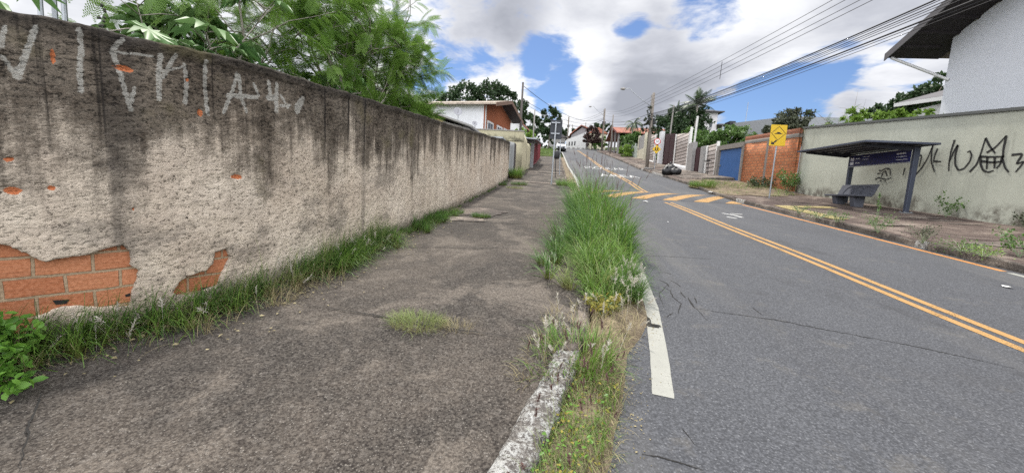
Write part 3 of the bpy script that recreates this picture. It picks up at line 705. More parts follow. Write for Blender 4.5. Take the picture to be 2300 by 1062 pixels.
for L in ([(1010, 535), (1050, 525)], [(1030, 490), (1060, 505), (1075, 485)], [(1060, 570), (1075, 520), (1110, 495)], [(1075, 490), (1110, 470), (1150, 468)], [(1130, 480), (1165, 475), (1165, 560)], [(1110, 500), (1125, 560)], [(985, 605), (1020, 580), (1075, 592), (1120, 603), (1175, 580)], [(1045, 612), (1062, 617)], [(1095, 618), (1112, 622)]):
    stroke('spray_tag', sh(L), .055, SX, M['spray'], gw)

# --- bus shelter
M['shelter'] = paint('blue_grey_steel', (.058, .068, .098), .5, .12, 3, .25, .2); M['shelter_dark'] = paint('dark_slate_steel', (.028, .030, .042), .6, .15, 3, .2)
bs = thing('bus_shelter', (12.4, 16.2, zpr(12.4, 16.2)), 'dark blue grey steel bus shelter with slanted posts and a flat cantilevered roof', 'bus shelter')
RZ = 3.80
for y0, lean in ((14.82, .10), (17.68, .10)):
    z0 = zpr(12.5, y0) - .06
    mb = MB(); b = [(12.36, y0-.06, z0), (12.48, y0-.06, z0), (12.48, y0+.06, z0), (12.36, y0+.06, z0)]; tt = [(12.33, y0-.05, RZ-.06), (12.52, y0-.05, RZ-.06), (12.52, y0+.05, RZ-.06), (12.33, y0+.05, RZ-.06)]
    mb.hexa(b, tt); mb.build('post', M['shelter'], bs, bevel=.012)
    mb = MB(); mb.hexa([(10.62, y0-.035, RZ-.10), (12.18, y0-.035, RZ-.20), (12.18, y0+.035, RZ-.20), (10.62, y0+.035, RZ-.10)], [(10.62, y0-.035, RZ-.03), (12.62, y0-.035, RZ-.03), (12.62, y0+.035, RZ-.03), (10.62, y0+.035, RZ-.03)]); mb.build('roof_arm', M['shelter_dark'], bs)
mb = MB(); mb.box((10.42, 14.35, RZ-.005), (12.70, 17.95, RZ+.03)); mb.box((10.40, 14.33, RZ-.03), (10.46, 17.97, RZ+.034)); mb.box((12.66, 14.33, RZ-.03), (12.72, 17.97, RZ+.034)); mb.box((10.46, 14.33, RZ-.03), (12.66, 14.38, RZ+.034)); mb.box((10.46, 17.92, RZ-.03), (12.66, 17.97, RZ+.034)); mb.build('roof', M['shelter'], bs, bevel=.006)
for x in (10.85, 11.3, 11.75, 12.2): MB().box((x-.02, 14.4, RZ-.04), (x+.02, 17.9, RZ-.006)).build('roof_rib', M['shelter_dark'], bs)
M['navy'] = paint('navy_enamel', (.012, .014, .085), .35, .15, 2, .1); M['white_print'] = paint('white_print', (.62, .64, .70), .5, dirt=.1)
sg = MB(); sg.box((12.30, 14.89, 3.24), (12.34, 17.61, 3.66)); panel = sg.build('route_panel', M['navy'], bs)
sp = MB(); sp.box((12.285, 14.88, 3.66), (12.355, 17.62, 3.69)); sp.box((12.285, 14.88, 3.21), (12.355, 17.62, 3.24)); sp.build('panel_frame', M['galv'], panel)
def pbar(y0, y1, z0, z1): MB().box((12.292, y0, z0), (12.2995, y1, z1)).build('printed_line', M['white_print'], panel)
for z0 in (3.29, 3.46): pbar(17.38, 17.56, z0, z0+.12); 
mb = MB()
def scrib(y0, n, z, h):
    global mb
    mb = MB()      # small route lettering, too small to read
    y = y0
    for k in range(n): wd = random.uniform(.015, .04); mb.box((12.293, y-wd, z), (12.2996, y, z+h*random.uniform(.7, 1))); y -= wd+.012
    mb.build('route_lettering', M['white_print'], panel)
scrib(17.3, 7, 3.51, .045); scrib(17.3, 6, 3.34, .045); scrib(16.95, 9, 3.57, .02); scrib(16.95, 8, 3.47, .02)
scrib(15.42, 9, 3.53, .06); scrib(15.42, 12, 3.43, .025); scrib(15.42, 12, 3.33, .022)

for y0 in (14.82, 17.68):
    mb = MB(); z0 = zpr(12.4, y0); mb.box((12.28, y0-.13, z0-.03), (12.56, y0+.13, z0+.015)); mb.build('base_plate', M['galv'], bs)
    for dx in (-.10, .10):
        for dy in (-.09, .09): MB().lathe([(.014, 0), (.014, .03), (.004, .034)], (12.42+dx, y0+dy, z0+.012), 6).build('anchor_bolt', M['galv'], bs)
# --- bench in the shelter
M['bench'] = paint('grey_blue_precast', (.085, .09, .11), .8, .15, 4, .3, 0, (.03, .03, .03), .2)
bn = thing('concrete_bench', (12.0, 16.8, zpr(12, 16.8)), 'dark blue grey precast bench with arches moulded in its backrest under the shelter', 'bench')
sz = 2.04
mb = MB(); mb.box((11.58, 15.92, sz-.04), (12.12, 17.72, sz+.03)); mb.build('seat', M['bench'], bn, bevel=.015)
mb = MB(); mb.hexa([(12.08, 15.92, sz+.028), (12.16, 15.92, sz+.028), (12.16, 17.72, sz+.028), (12.08, 17.72, sz+.028)], [(12.24, 15.92, sz+.44), (12.31, 15.92, sz+.44), (12.31, 17.72, sz+.44), (12.24, 17.72, sz+.44)]); bk = mb.build('backrest', M['bench'], bn, bevel=.012)
for yc in (17.15, 16.72, 16.28):
    pts = [(12.085+.155*(h_/.41), yc+.26*math.cos(a), sz+.05+h_) for a in np.linspace(0, math.pi, 13) for h_ in (.02+.30*math.sin(a),)]
    MB().tube(pts, .017, 6).build('arch_relief', M['bench'], bk, True)
for y in (17.30, 16.35):
    z0 = zpr(12, y)-.05; MB().hexa([(11.78, y-.14, z0), (12.06, y-.14, z0), (12.06, y+.14, z0), (11.78, y+.14, z0)], [(11.66, y-.10, sz-.04), (12.12, y-.10, sz-.04), (12.12, y+.10, sz-.04), (11.66, y+.10, sz-.04)]).build('leg', M['bench'], bn, bevel=.02)

# --- brick wall
M['brick_far'] = m_brick('red_hollow_brick', vYZ, ((.42, .125, .048), (.54, .20, .085)), (.26, .15, .09), .28, .17, .016, dirt=.35)
M['brick_cap'] = m_brick('old_brick_cap', vYZ, ((.26, .07, .035), (.36, .12, .06)), (.14, .10, .08), .20, .08, .012, dirt=.6, groove=False)
M['grey_mortar'] = paint('grey_mortar', (.21, .19, .17), .95, .25, 3, .5, 0, (.07, .06, .05), .4)
bw = thing('brick_wall', (12.7, 24.3, zr(24)), 'bare orange hollow brick wall with a concrete beam between blue gate and green wall', 'wall')
bx0, bx1 = 13.05, 12.05
wall_run('brickwork', bx1, 26.25, bx0, 22.55, 2.3, 1.75, 5.17, 5.15, .2, M['brick_far'], bw, 6, 4)
wall_run('beam', bx1-.02, 26.25, bx0-.02, 22.55, 5.17, 5.15, 5.37, 5.35, .24, M['grey_mortar'], bw, 6, 2)
wall_run('brick_cap', bx1-.01, 26.27, bx0-.01, 22.53, 5.37, 5.35, 5.62, 5.62, .22, M['brick_cap'], bw, 6, 2)
xm = bx1+(bx0-bx1)*.47; ym = 26.25-3.7*.47
MB().box((xm-.035, ym-.09, 2.0), (xm+.1, ym+.09, 5.17), R(-15)).build('column', M['grey_mortar'], bw)
# --- blue gate in its concrete frame
M['blue'] = paint('blue_sheet_steel', (.030, .098, .26), .45, .2, 2, .25, .1, (.10, .09, .09))
bg_ = thing('blue_gate', (12.0, 28.1, zr(28)), 'faded blue corrugated steel garage gate in a grey concrete frame', 'gate')
mb = MB(); N = 60; V = []
y0, y1 = 26.45, 29.75; za, zb_ = 2.75, 3.12; ta, tb_ = 5.02, 5.15
for i in range(N+1):
    f = i/N; y = y0+(y1-y0)*f; x = 12.12 + (.035 if (i//1) % 2 else -.035); V += [(x, y, za+(zb_-za)*f), (x, y, ta+(tb_-ta)*f)]
mb.add(V, [(2*i, 2*i+2, 2*i+3, 2*i+1) for i in range(N)]); mb.build('corrugated_sheet', M['blue'], bg_)
MB().hexa([(11.95, 26.27, 5.0), (12.25, 26.27, 5.0), (12.25, 30.15, 5.16), (11.95, 30.15, 5.16)], [(11.95, 26.27, 5.32), (12.25, 26.27, 5.32), (12.25, 30.15, 5.48), (11.95, 30.15, 5.48)]).build('lintel', M['grey_mortar'], bg_)
MB().box((11.93, 29.78, 2.9), (12.25, 30.2, 5.15)).build('jamb', M['grey_mortar'], bg_)
MB().box((11.97, 26.26, 2.5), (12.22, 26.44, 5.0)).build('jamb', M['grey_mortar'], bg_)
MB().box((12.0, 29.55, 4.0), (12.08, 29.68, 4.12)).build('latch', M['galv'], bg_)
# --- slatted concrete panel walls
M['slat'] = m_brick('concrete_slats', vYZ, ((.36, .32, .30), (.46, .42, .40)), (.05, .045, .043), 50, .31, .040, dirt=.35, groove=False, bumpd=.05)
M['white_post'] = paint('off_white_post', (.68, .67, .64), .8, .12, 3, .35); M['grey_pier'] = paint('grey_rendered_pier', (.28, .27, .26), .92, .2, 4, .4, 0, (.10, .095, .09), .5)
M['maroon'] = paint('dark_maroon_steel', (.052, .024, .026), .5, .2, 3, .2); M['white_wash'] = paint('white_wash', (.60, .60, .60), .85, .1, 2, .3)
def slat_wall(label, y0, y1, x, zb0, zt0, zt1, posts, base=0):
    o = thing('slatted_wall', (x, (y0+y1)/2, zr((y0+y1)/2)), label, 'wall', 'slatted concrete walls up the right side')
    zl0, zl1 = zr(y0)-.05, zr(y1)-.05
    wall_run('slat_panel', x, y1, x, y0, zl1+base, zl0+base, zt1, zt0, .08, M['slat'], o, 4, 4)
    if base: wall_run('white_base', x-.06, y1, x-.06, y0, zl1-.1, zl0-.1, zl1+base, zl0+base, .2, M['white_wash'], o, 3, 3)
    for y, top in posts: MB().box((x-.09, y-.07, zr(y)-.1), (x+.10, y+.07, top), 0).build('post', M['white_post'], o, bevel=.01)
    return o
slat_wall('slatted concrete panel wall with white posts, next to the blue gate', 30.25, 32.2, 12.05, 3.2, 5.72, 5.72, [(30.3, 5.85), (32.2, 5.75)])
slat_wall('tall slatted concrete panel wall with a white base, behind the garbage bags', 36.3, 40.2, 12.0, 4, 7.35, 7.75, [(36.4, 7.45), (40.2, 7.75), (36.15, 7.8)], .55)
slat_wall('narrow slatted panel wall behind the leaning street sign and pole', 46.2, 49.6, 11.6, 5, 8.55, 9.0, [(46.3, 8.6), (49.6, 9.0)], .3)
def pier(name, x, y, w_, d_, z1, mat, label, cat, group=None):
    o = MB().box((x-w_/2, y-d_/2, zr(y)-.2), (x+w_/2, y+d_/2, z1)).build(name, mat, bevel=.02); o.location = (0, 0, 0); return tag(o, label, cat, group)
pier('gate_pier', 12.0, 32.75, .3, .7, 5.75, M['grey_pier'], 'grey concrete gate pier right of the nearer maroon gate', 'pillar')
pier('gate_pier', 12.0, 35.4, .35, 1.2, 6.35, M['grey_pier'], 'wide grey concrete gate pier with a tag, left of the nearer maroon gate', 'pillar')
pier('gate_pier', 11.7, 44.3, .4, .75, 8.6, M['white_wash'], 'tall white painted gate pier left of the farther maroon gate', 'pillar')
def gate(label, y0, y1, x, z1a, z1b):
    o = thing('maroon_gate', (x, (y0+y1)/2, zr((y0+y1)/2)), label, 'gate', 'maroon sheet metal gates'); ym = (y0+y1)/2
    for a, b in ((y0, ym-.02), (ym+.02, y1)):
        mb = MB(); n = 14; V = []
        for i in range(n+1):
            f = i/n; y = a+(b-a)*f; xx_ = x+(.02 if i % 2 else -.01); V += [(xx_, y, zr(y)+.02), (xx_, y, z1a+(z1b-z1a)*(y-y0)/(y1-y0))]
        mb.add(V, [(2*i, 2*i+2, 2*i+3, 2*i+1) for i in range(n)]); mb.build('leaf_panel', M['maroon'], o)
    for y in (y0+.03, ym, y1-.03): MB().box((x-.04, y-.03, zr(y)), (x-.012, y+.03, z1a-.02)).build('stile', M['maroon'], o)
gate('dark maroon steel gate between the two grey concrete piers', 33.1, 34.75, 12.1, 5.75, 5.9)
gate('dark maroon steel gate beside the tall white pier', 40.4, 43.9, 11.95, 7.9, 8.3)
cg = thing('cream_gate', (11.3, 51.2, zr(51)), 'cream framed metal gate behind the wooden utility pole', 'gate')
M['cream'] = paint('cream_paint', (.50, .47, .36), .8, .12, 2, .35)
for y in (49.9, 53.4): MB().box((11.15, y-.12, zr(y)-.2), (11.45, y+.12, 9.35+.02*y-1)).build('jamb', M['cream'], cg)
MB().box((11.24, 50.02, 7.5), (11.3, 53.28, 9.2)).build('leaf_panel', M['grey_pier'], cg); MB().box((11.2, 50.02, 6.2), (11.32, 53.28, 7.5)).build('lower_panel', M['cream'], cg)
M['pale_fence'] = paint('pale_green_boards', (.36, .40, .35), .85, .15, 3, .4)
pf = thing('board_fence', (11.3, 58, zr(58)), 'pale green board fence on the slope behind the round bush', 'fence')
for k in range(7): y = 53.8+k*1.7; MB().box((11.22, y, zr(y)-.1), (11.30, y+1.55, zr(y)+1.75)).build('board_panel', M['pale_fence'], pf); MB().box((11.16, y-.09, zr(y)-.1), (11.36, y-.01, zr(y)+2.0)).build('post', M['pale_fence'], pf)
# driveway slabs and ramp on the right
M['slab'] = m_pavement('driveway_concrete', 3.0)
def slab(name, pts, th, mat):
    a = [Vector(p) for p in pts]; mb = MB(); mb.prism([p-Vector((0, 0, th)) for p in a], (0, 0, th)); o = mb.build(name, mat); o['kind'] = 'structure'; return o
def rp(x, y, dz): return (x, y, zpr(x, y)+dz)
slab('driveway_slab', [rp(8.9, 27.6, .04), rp(12.0, 27.0, .16), rp(12.0, 30.0, .10), rp(9.0, 30.3, .03)], .35, M['slab'])
slab('driveway_slab', [rp(8.6, 31.0, .03), rp(12.0, 30.4, .06), rp(12.0, 36.0, .06), rp(8.6, 36.5, .03)], .3, M['slab'])
slab('driveway_slab', [rp(8.6, 39.5, .03), rp(11.8, 39.5, .05), rp(11.6, 44.0, .05), rp(8.6, 44.0, .03)], .3, M['slab'])
slab('driveway_slab', [rp(8.7, 46, .03), rp(11.4, 46, .05), rp(11.2, 47.6, .05), rp(8.7, 47.6, .03)], .3, M['slab'])
slab('driveway_slab', [rp(8.7, 51, .03), rp(11.2, 51, .05), rp(11.2, 53, .05), rp(8.7, 53, .03)], .3, M['slab'])
lowsl = patch('rough_verge', 10.6, 23.2, 2.6, 3.4, M['soil'], lambda x, y: zpr(x, y), .02, 30, 5); lowsl['kind'] = 'structure'
mr_ = thing('metal_stand', (11.6, 30.6, zpr(11.6, 30.6)), 'thin black metal stand against the slatted wall by the blue gate', 'stand')
MB().tube([(11.7, 30.75, zpr(11.7, 30.7)-.02), (11.7, 30.75, 4.45)], .022, 6).build('upright', M['black'], mr_); MB().box((11.6, 30.55, 4.44), (11.85, 31.35, 4.49)).build('tray', M['black'], mr_)
# leaning concrete post behind the tall slatted wall, poles behind walls
tag(MB().tube([(12.4, 36.4, 5.0), (12.42, 36.2, 8.75)], .09, 4).build('concrete_stake', M['white_post']), 'thin pale concrete stake behind the tall slatted wall', 'post')
tag(MB().tube([(12.3, 43.6, 7.0), (12.35, 43.4, 11.2)], [.09, .07], 6).build('concrete_stake', M['concrete_post']), 'upright grey concrete stake between the white pier and maroon gate', 'post')

# --- traffic signs
M['sign_yellow'] = paint('sign_yellow', (.62, .40, .012), .4, .06, 2, .1); M['sign_black'] = paint('sign_black', (.012, .012, .012), .5, dirt=.05)
M['sign_white'] = paint('sign_white', (.72, .72, .72), .4, .05, 2, .1); M['sign_red'] = paint('sign_red', (.45, .03, .03), .4, dirt=.1)
def flat(poly, y, mat, name, parent, th=.003):
    return MB().prism([(x, y, z) for x, z in poly], (0, -th, 0)).build(name, mat, parent)
hs = thing('warning_sign', (10.02, 18.9, zpr(10, 18.9)), 'yellow rectangular speed hump warning sign with black diamond on a steel post', 'traffic sign')
hx = 10.02; MB().tube([(hx, 18.9, zpr(10, 18.9)-.1), (hx+.02, 18.9, 4.98)], .032, 10).build('post', M['galv'], hs)
pz0, pz1 = 4.13, 5.05; pxl, pxr = hx-.34, hx+.34
pl_ = MB().box((pxl, 18.84, pz0), (pxr, 18.862, pz1)).build('panel', M['sign_yellow'], hs, bevel=.006)
cz = 4.68; d_ = .30
for (a, b), (c, e) in zip([(0, d_), (d_, 0), (0, -d_), (-d_, 0)], [(d_, 0), (0, -d_), (-d_, 0), (0, d_)]):
    l = math.hypot(c-a, e-b); nx, nz = (e-b)/l*.009, -(c-a)/l*.009
    flat([(hx+a-nx, cz+b-nz), (hx+c-nx, cz+e-nz), (hx+c+nx, cz+e+nz), (hx+a+nx, cz+b+nz)], 18.838, M['sign_black'], 'diamond_line', pl_)
flat([(hx-.17, cz-.035), (hx+.17, cz-.035), (hx+.17, cz-.015), (hx+.10, cz+.0), (hx+.05, cz+.05), (hx-.05, cz+.05), (hx-.10, cz+.0), (hx-.17, cz-.015)], 18.838, M['sign_black'], 'hump_symbol', pl_)
a_ = (hx-.25, 4.20); flat([(hx-.27, 4.185), (hx-.10, 4.185), (hx-.15, 4.225), (hx-.02, 4.345), (hx-.065, 4.395), (hx-.195, 4.265), (hx-.25, 4.34)], 18.838, M['sign_black'], 'arrow_symbol', pl_)
ss = thing('school_sign', (9.3, 36.7, zpr(9.3, 36.7)), 'round 30 speed limit sign above a yellow school crossing diamond on one post', 'traffic sign')
MB().tube([(9.3, 36.7, zpr(9.3, 36.7)-.1), (9.32, 36.7, 6.75)], .03, 8).build('post', M['galv'], ss)
def disc(cx, y, cz, r, mat, name, parent, th=.004, n=28): return flat([(cx+r*math.cos(2*math.pi*k/n), cz+r*math.sin(2*math.pi*k/n)) for k in range(n)], y, mat, name, parent, th)
rd = disc(9.32, 36.65, 6.50, .29, M['sign_red'], 'limit_disc', ss, .015); disc(9.32, 36.632, 6.50, .225, M['sign_white'], 'disc_face', rd)
def sign_text(s_, cx, cz, y, h, mat, parent, name='lettering', flip=1):
    cu = bpy.data.curves.new('txt', 'FONT'); cu.body = s_; cu.size = 1; o = bpy.data.objects.new('txt', cu); COL.objects.link(o)
    me = bpy.data.meshes.new_from_object(o.evaluated_get(bpy.context.evaluated_depsgraph_get())); bpy.data.objects.remove(o)
    xs = [v.co.x for v in me.vertices]; ys = [v.co.y for v in me.vertices]; sc = h/(max(ys)-min(ys)); off = parent_loc(parent)
    for v in me.vertices: v.co = Vector((cx+(v.co.x-(max(xs)+min(xs))/2)*sc*flip, y, cz+(v.co.y-(max(ys)+min(ys))/2)*sc)) - off
    me.materials.clear(); me.materials.append(mat); return link(bpy.data.objects.new(name, me), parent)
sign_text('30', 9.32, 6.50, 36.624, .22, M['sign_black'], rd)
dm = flat([(9.32, 6.20), (9.70, 5.82), (9.32, 5.44), (8.94, 5.82)], 36.66, M['sign_yellow'], 'crossing_diamond', ss, .015)
for dx in (-.10, .09):
    disc(9.32+dx, 36.64, 5.98, .035, M['sign_black'], 'figure_symbol', dm); flat([(9.27+dx, 5.94), (9.38+dx, 5.93), (9.37+dx, 5.80), (9.42+dx, 5.66), (9.37+dx, 5.66), (9.325+dx, 5.77), (9.27+dx, 5.66), (9.225+dx, 5.67), (9.28+dx, 5.81)], 36.64, M['sign_black'], 'figure_symbol', dm)
# sign seen from behind on the left pavement
bk_ = thing('sign_back', (.06, 20.8, zr(20.8)), 'dark back of a rectangular road sign on a grey steel post with two brackets', 'traffic sign')
MB().tube([(.05, 20.8, zr(20.8)-.1), (.10, 20.8, 5.15)], .04, 10).build('post', M['galv'], bk_)
MB().box((-.19, 20.87, 4.27), (.43, 20.90, 5.25)).build('panel', paint('sign_back_grey', (.030, .034, .042), .6, .15), bk_, bevel=.006)
for z in (5.10, 4.55): MB().box((-.14, 20.81, z-.025), (.31, 20.87, z+.025)).build('bracket', M['galv'], bk_)
sl = thing('steel_post', (.58, 26, zr(26)), 'slim grey steel post with a slanting brace beside the road sign back', 'post')
MB().tube([(.57, 26, zr(26)-.1), (.47, 26, 5.0)], .03, 8).build('upright', M['galv'], sl); MB().tube([(.47, 26, 4.95), (.12, 26.05, 5.75)], .03, 8).build('brace', M['galv'], sl)
tb2 = thing('litter_bin', (.3, 24.2, zr(24.2)), 'small black litter bin on a thin post at the pavement edge', 'bin')
MB().tube([(.28, 24.2, zr(24.2)-.1), (.22, 24.2, 4.0)], .022, 8).build('post', M['black'], tb2); MB().lathe([(.13, 3.52), (.17, 3.62), (.19, 3.9), (.12, 4.02), (.04, 4.05)], (.29, 24.15, 0), 12).build('bin_body', M['black'], tb2, True)

# ------------------------------------------------------------------ left side beyond the long wall
M['grey_plaster'] = m_painted_wall('grey_pilaster', (.30, .31, .31), (.10, .095, .09), .5, .25)
M['cream_wall'] = m_painted_wall('stained_cream_wall', (.46, .42, .29), (.10, .095, .07), .7, .35)
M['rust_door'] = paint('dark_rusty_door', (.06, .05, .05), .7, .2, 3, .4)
gp = thing('gate_pilaster', (-2.35, 23.5, zr(23.5)), 'smooth grey plastered pilaster and narrow door at the far end of the mouldy wall', 'pillar')
wall_run('pilaster', -2.46, 22.74, -2.36, 24.45, zr(22.7)-.2, zr(24.4)-.2, 4.27, 4.42, .25, M['grey_plaster'], gp, 4, 8, lambda x, y: zr(y))
MB().box((-2.42, 24.46, zr(24.4)-.1), (-2.32, 25.3, 4.4)).build('door', M['rust_door'], gp)
gr = thing('garage_wall', (-2.1, 27, zr(27)), 'cream garage wall with a mouldy concrete top, just past the long wall', 'wall')
wall_run('front_wall', -7.2, 26.0, -1.98, 26.0, 2.2, 2.5, 4.75, 4.75, .2, M['cream_wall'], gr, 14, 8, lambda x, y: zr(y))
mb = MB(); mb.box((-7.25, 25.93, 4.70), (-1.92, 26.25, 5.33)); bm_ = mb.build('top_beam', None or m_painted_wall('mouldy_beam', (.40, .37, .25), (.075, .07, .05), .9, .95), gr, bevel=.02); foot_attr(bm_, lambda x, y: 4.72)
MB().box((-7.28, 25.88, 5.33), (-1.90, 26.3, 5.39)).build('coping', M['concrete_post'], gr)
wall_run('side_wall', -1.98, 26.25, -1.86, 28.6, 2.5, 2.8, 5.32, 5.05, .2, M['cream_wall'], gr, 6, 8, lambda x, y: zr(y))
wall_run('side_wall', -1.80, 29.55, -1.72, 31.0, 3.0, 3.1, 5.0, 4.95, .25, M['cream_wall'], gr, 6, 8, lambda x, y: zr(y))
MB().box((-2.0, 28.62, 2.9), (-1.9, 29.5, 4.95)).build('door', M['rust_door'], gr)
cp = thing('carport', (-1.8, 33, zr(33)), 'small carport with a thin corrugated metal roof above a red barred gate', 'carport')
MB().hexa([(-4.6, 30.2, 5.55), (-1.25, 30.2, 5.42), (-1.0, 38.5, 6.0), (-4.4, 38.5, 6.2)], [(-4.6, 30.2, 5.62), (-1.25, 30.2, 5.50), (-1.0, 38.5, 6.08), (-4.4, 38.5, 6.28)]).build('roof_sheet', M['galv'], cp)
MB().box((-1.75, 32.0, 3.0), (-1.5, 32.5, 5.48)).build('pillar', M['grey_plaster'], cp); foot_attr(cp.children[-1], lambda x, y: zr(y))
M['red'] = paint('red_gate_paint', (.15, .016, .022), .55, .2, 3, .2)
for k in range(30):
    y = 33.0 + k*.42; x = -1.56 + .006*k
    MB().box((x-.02, y, zr(y)+.08), (x+.02, y+.14, zr(y)+1.9)).build('bar', M['red'], cp)
for dz in (.15, 1.75):
    MB().tube([(-1.56 + .0143*(y-33), y, zr(y)+dz) for y in (32.9, 36, 40, 45.5)], .045, 6).build('rail', M['red'], cp)
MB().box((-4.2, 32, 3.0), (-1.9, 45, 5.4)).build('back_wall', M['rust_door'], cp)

# yellow low house with a falling roof line
yh = thing('yellow_house', (-6, 20, zr(20)), 'low yellow and grey house with a thin falling roof line behind the long wall', 'house')
def onY2(px, py, y): p = onY(px, py, y); return (float(p[0]), float(p[1]), float(p[2]))
A, B = onY2(930, 243, 20), onY2(1063, 288, 20); A2, B2 = Vector(A)+Vector((-.6, 0, .25)), Vector(B)
m1 = Vector(onY2(993, 268, 20)); 
mb = MB(); mb.prism([(A2.x, 20.25, 1.2), (m1.x, 20.25, 1.2), (m1.x, 20.25, m1.z-.05), (A2.x, 20.25, A2.z-.05)], (0, 6, 0)); mb.build('yellow_wall', paint('yellow_house_paint', (.52, .42, .20), .85, .12, 1, .3), yh)
mb = MB(); mb.prism([(m1.x, 20.25, 1.2), (B2.x-.25, 20.25, 1.2), (B2.x-.25, 20.25, B2.z+.02), (m1.x, 20.25, m1.z-.05)], (0, 6, 0)); mb.build('grey_wall', paint('bare_grey_render', (.40, .37, .35), .9, .15, 1, .3), yh)
th_ = Vector((0, 0, .09)); mb = MB(); mb.prism([A2+Vector((0, -.35, 0)), B2+Vector((0, -.35, 0)), B2+Vector((0, -.35, 0))+th_, A2+Vector((0, -.35, 0))+th_], (0, 6.8, 0)); mb.build('roof', paint('grey_fibre_cement', (.30, .29, .28), .9, .2, 2, .5), yh)
MB().box((B2.x-1.2, 19.6, B2.z-.5), (B2.x+1.6, 25.9, B2.z-.42)).build('lean_to_roof', M['galv'], yh)

# white and orange house, gable to the street
C0 = Vector((-4.9, 28.0, 0)); fd = Vector((math.sin(R(10.4)), math.cos(R(10.4)), 0)); bd = Vector((-fd.y, fd.x, 0))
oh = thing('gabled_house', (C0.x, C0.y, zr(28)), 'white sided house with an orange gable front and white framed windows', 'house')
L, DP, ze, zp_ = 6.4, 9.5, 7.40, 8.20
def hp(a, b, z): p = C0 + fd*a + bd*b; return Vector((p.x, p.y, z))
mb = MB(); mb.prism([hp(0, .12, 2.4), hp(L, .12, 2.4), hp(L, .12, ze), hp(L/2, .12, zp_), hp(0, .12, ze)], bd*DP); mb.build('side_wall', paint('white_house_wall', (.63, .64, .66), .85, .06, .6, .15), oh)
mb = MB(); mb.prism([hp(.02, 0, 2.4), hp(L-.02, 0, 2.4), hp(L-.02, 0, ze-.02), hp(L/2, 0, zp_-.02), hp(.02, 0, ze-.02)], bd*.117); fr_ = mb.build('gable_front', paint('burnt_orange_paint', (.27, .085, .036), .85, .1, 1, .2), oh)
MB().prism([hp(-.02, -.03, 2.4), hp(.16, -.03, 2.4), hp(.16, -.03, ze-.05), hp(-.02, -.03, ze-.05)], bd*.028).build('corner_trim', M['white_wash'], oh)
OV, EV = .95, .55; rt = (zp_-ze)/(L/2); v3 = Vector((0, 0, .12))
for s_ in (0, 1):
    e = hp(-EV if not s_ else L+EV, -OV, ze-rt*EV+.03); p = hp(L/2, -OV, zp_+.03)
    mb = MB(); mb.prism([e, p, p+v3, e+v3], bd*(DP+OV+.3)); mb.build('roof', m_tiles('pale_roof_tiles' if not s_ else 'dark_roof_tiles', (.30, .25, .20), (.45, .38, .31), vYX), oh)
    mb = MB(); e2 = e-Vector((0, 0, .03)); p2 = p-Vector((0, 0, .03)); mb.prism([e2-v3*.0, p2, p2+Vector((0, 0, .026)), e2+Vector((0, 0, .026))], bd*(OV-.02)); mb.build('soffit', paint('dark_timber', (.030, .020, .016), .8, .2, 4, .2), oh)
    mb = MB(); mb.prism([e2-v3*.9, p2-v3*.9, p+v3*1.1, e+v3*1.1], bd*-.05); mb.build('barge_board', paint('timber_board', (.16, .10, .07), .7, .2, 4, .2), oh)
for a0, a1, z0, z1 in ((.55, 1.65, 5.05, 6.25), (2.75, 3.9, 5.05, 6.3), (4.55, 6.1, 5.05, 6.35)):
    mb = MB(); P = lambda a, z, o: hp(a, o, z)
    for (p, q, r_, s_) in ((a0, a1, z1, z1+.14), (a0, a1, z0-.14, z0), (a0-.14, a0, z0-.14, z1+.14), (a1, a1+.14, z0-.14, z1+.14)):
        mb.prism([P(p, r_, -.05), P(q, r_, -.05), P(q, s_, -.05), P(p, s_, -.05)], bd*.047)
    wd = mb.build('window_frame', M['white_wash'], oh); MB().prism([P(a0, z0, -.012), P(a1, z0, -.012), P(a1, z1, -.012), P(a0, z1, -.012)], bd*.010).build('pane', paint('dark_glass', (.07, .085, .10), .15, .1, 1, 0), wd)
    am = (a0+a1)/2; MB().prism([P(am-.03, z0, -.02), P(am+.03, z0, -.02), P(am+.03, z1, -.02), P(am-.03, z1, -.02)], bd*.007).build('mullion', M['white_wash'], wd)
def dish(px, py, y, r, label):
    c = Vector(onY2(px, py, y)); o = thing('satellite_dish', c, label, 'satellite dish', 'satellite dishes on the roofs')
    rot = Matrix.Rotation(R(62), 4, 'X') @ Matrix.Rotation(R(20), 4, 'Y')
    MB().lathe([(r*f, r*.28*f*f) for f in (.05, .3, .55, .8, 1)] + [(r, r*.28+.012), (r*.8, r*.28*.64+.012), (.02, .012)], c, 20, rot).build('reflector', paint('dish_mesh_grey', (.30, .30, .32), .6, .1, 6, .2), o, True)
    MB().tube([c, c+Vector((.02, .1, -r*.9)), c+Vector((0, .1, -r*1.9))], .025, 6).build('mast', M['galv'], o); MB().tube([c+Vector((0, 0, -r*.5)), c+rot.to_3x3() @ Vector((0, 0, r*.9))], .012, 5).build('feed_arm', M['black'], o)
dish(1028, 252, 26.9, .30, 'larger round grey satellite dish in front of the white side wall'); dish(1066, 278, 25.5, .17, 'small satellite dish by the lower end of the falling roof')
bl = thing('gable_cottage', (-4.6, 50, zr(50)), 'pale gabled house end with a red roof seen behind the orange house', 'house')
mb = MB(); mb.prism([(-8, 49, 5), (-3.3, 49, 5), (-3.3, 49, 9.0), (-5.6, 49, 10.9), (-8, 49, 9.2)], (0, 7, 0)); mb.build('wall', M['white_wash'], bl)
mb = MB(); mb.prism([(-8.2, 48.6, 9.2), (-5.6, 48.6, 11.2), (-3.0, 48.6, 8.9), (-3.0, 48.6, 8.75), (-5.6, 48.6, 11.02), (-8.2, 48.6, 9.05)], (0, 7.8, 0)); mb.build('roof', paint('faded_red_tile', (.30, .13, .10), .9, .2, 3, .4), bl)

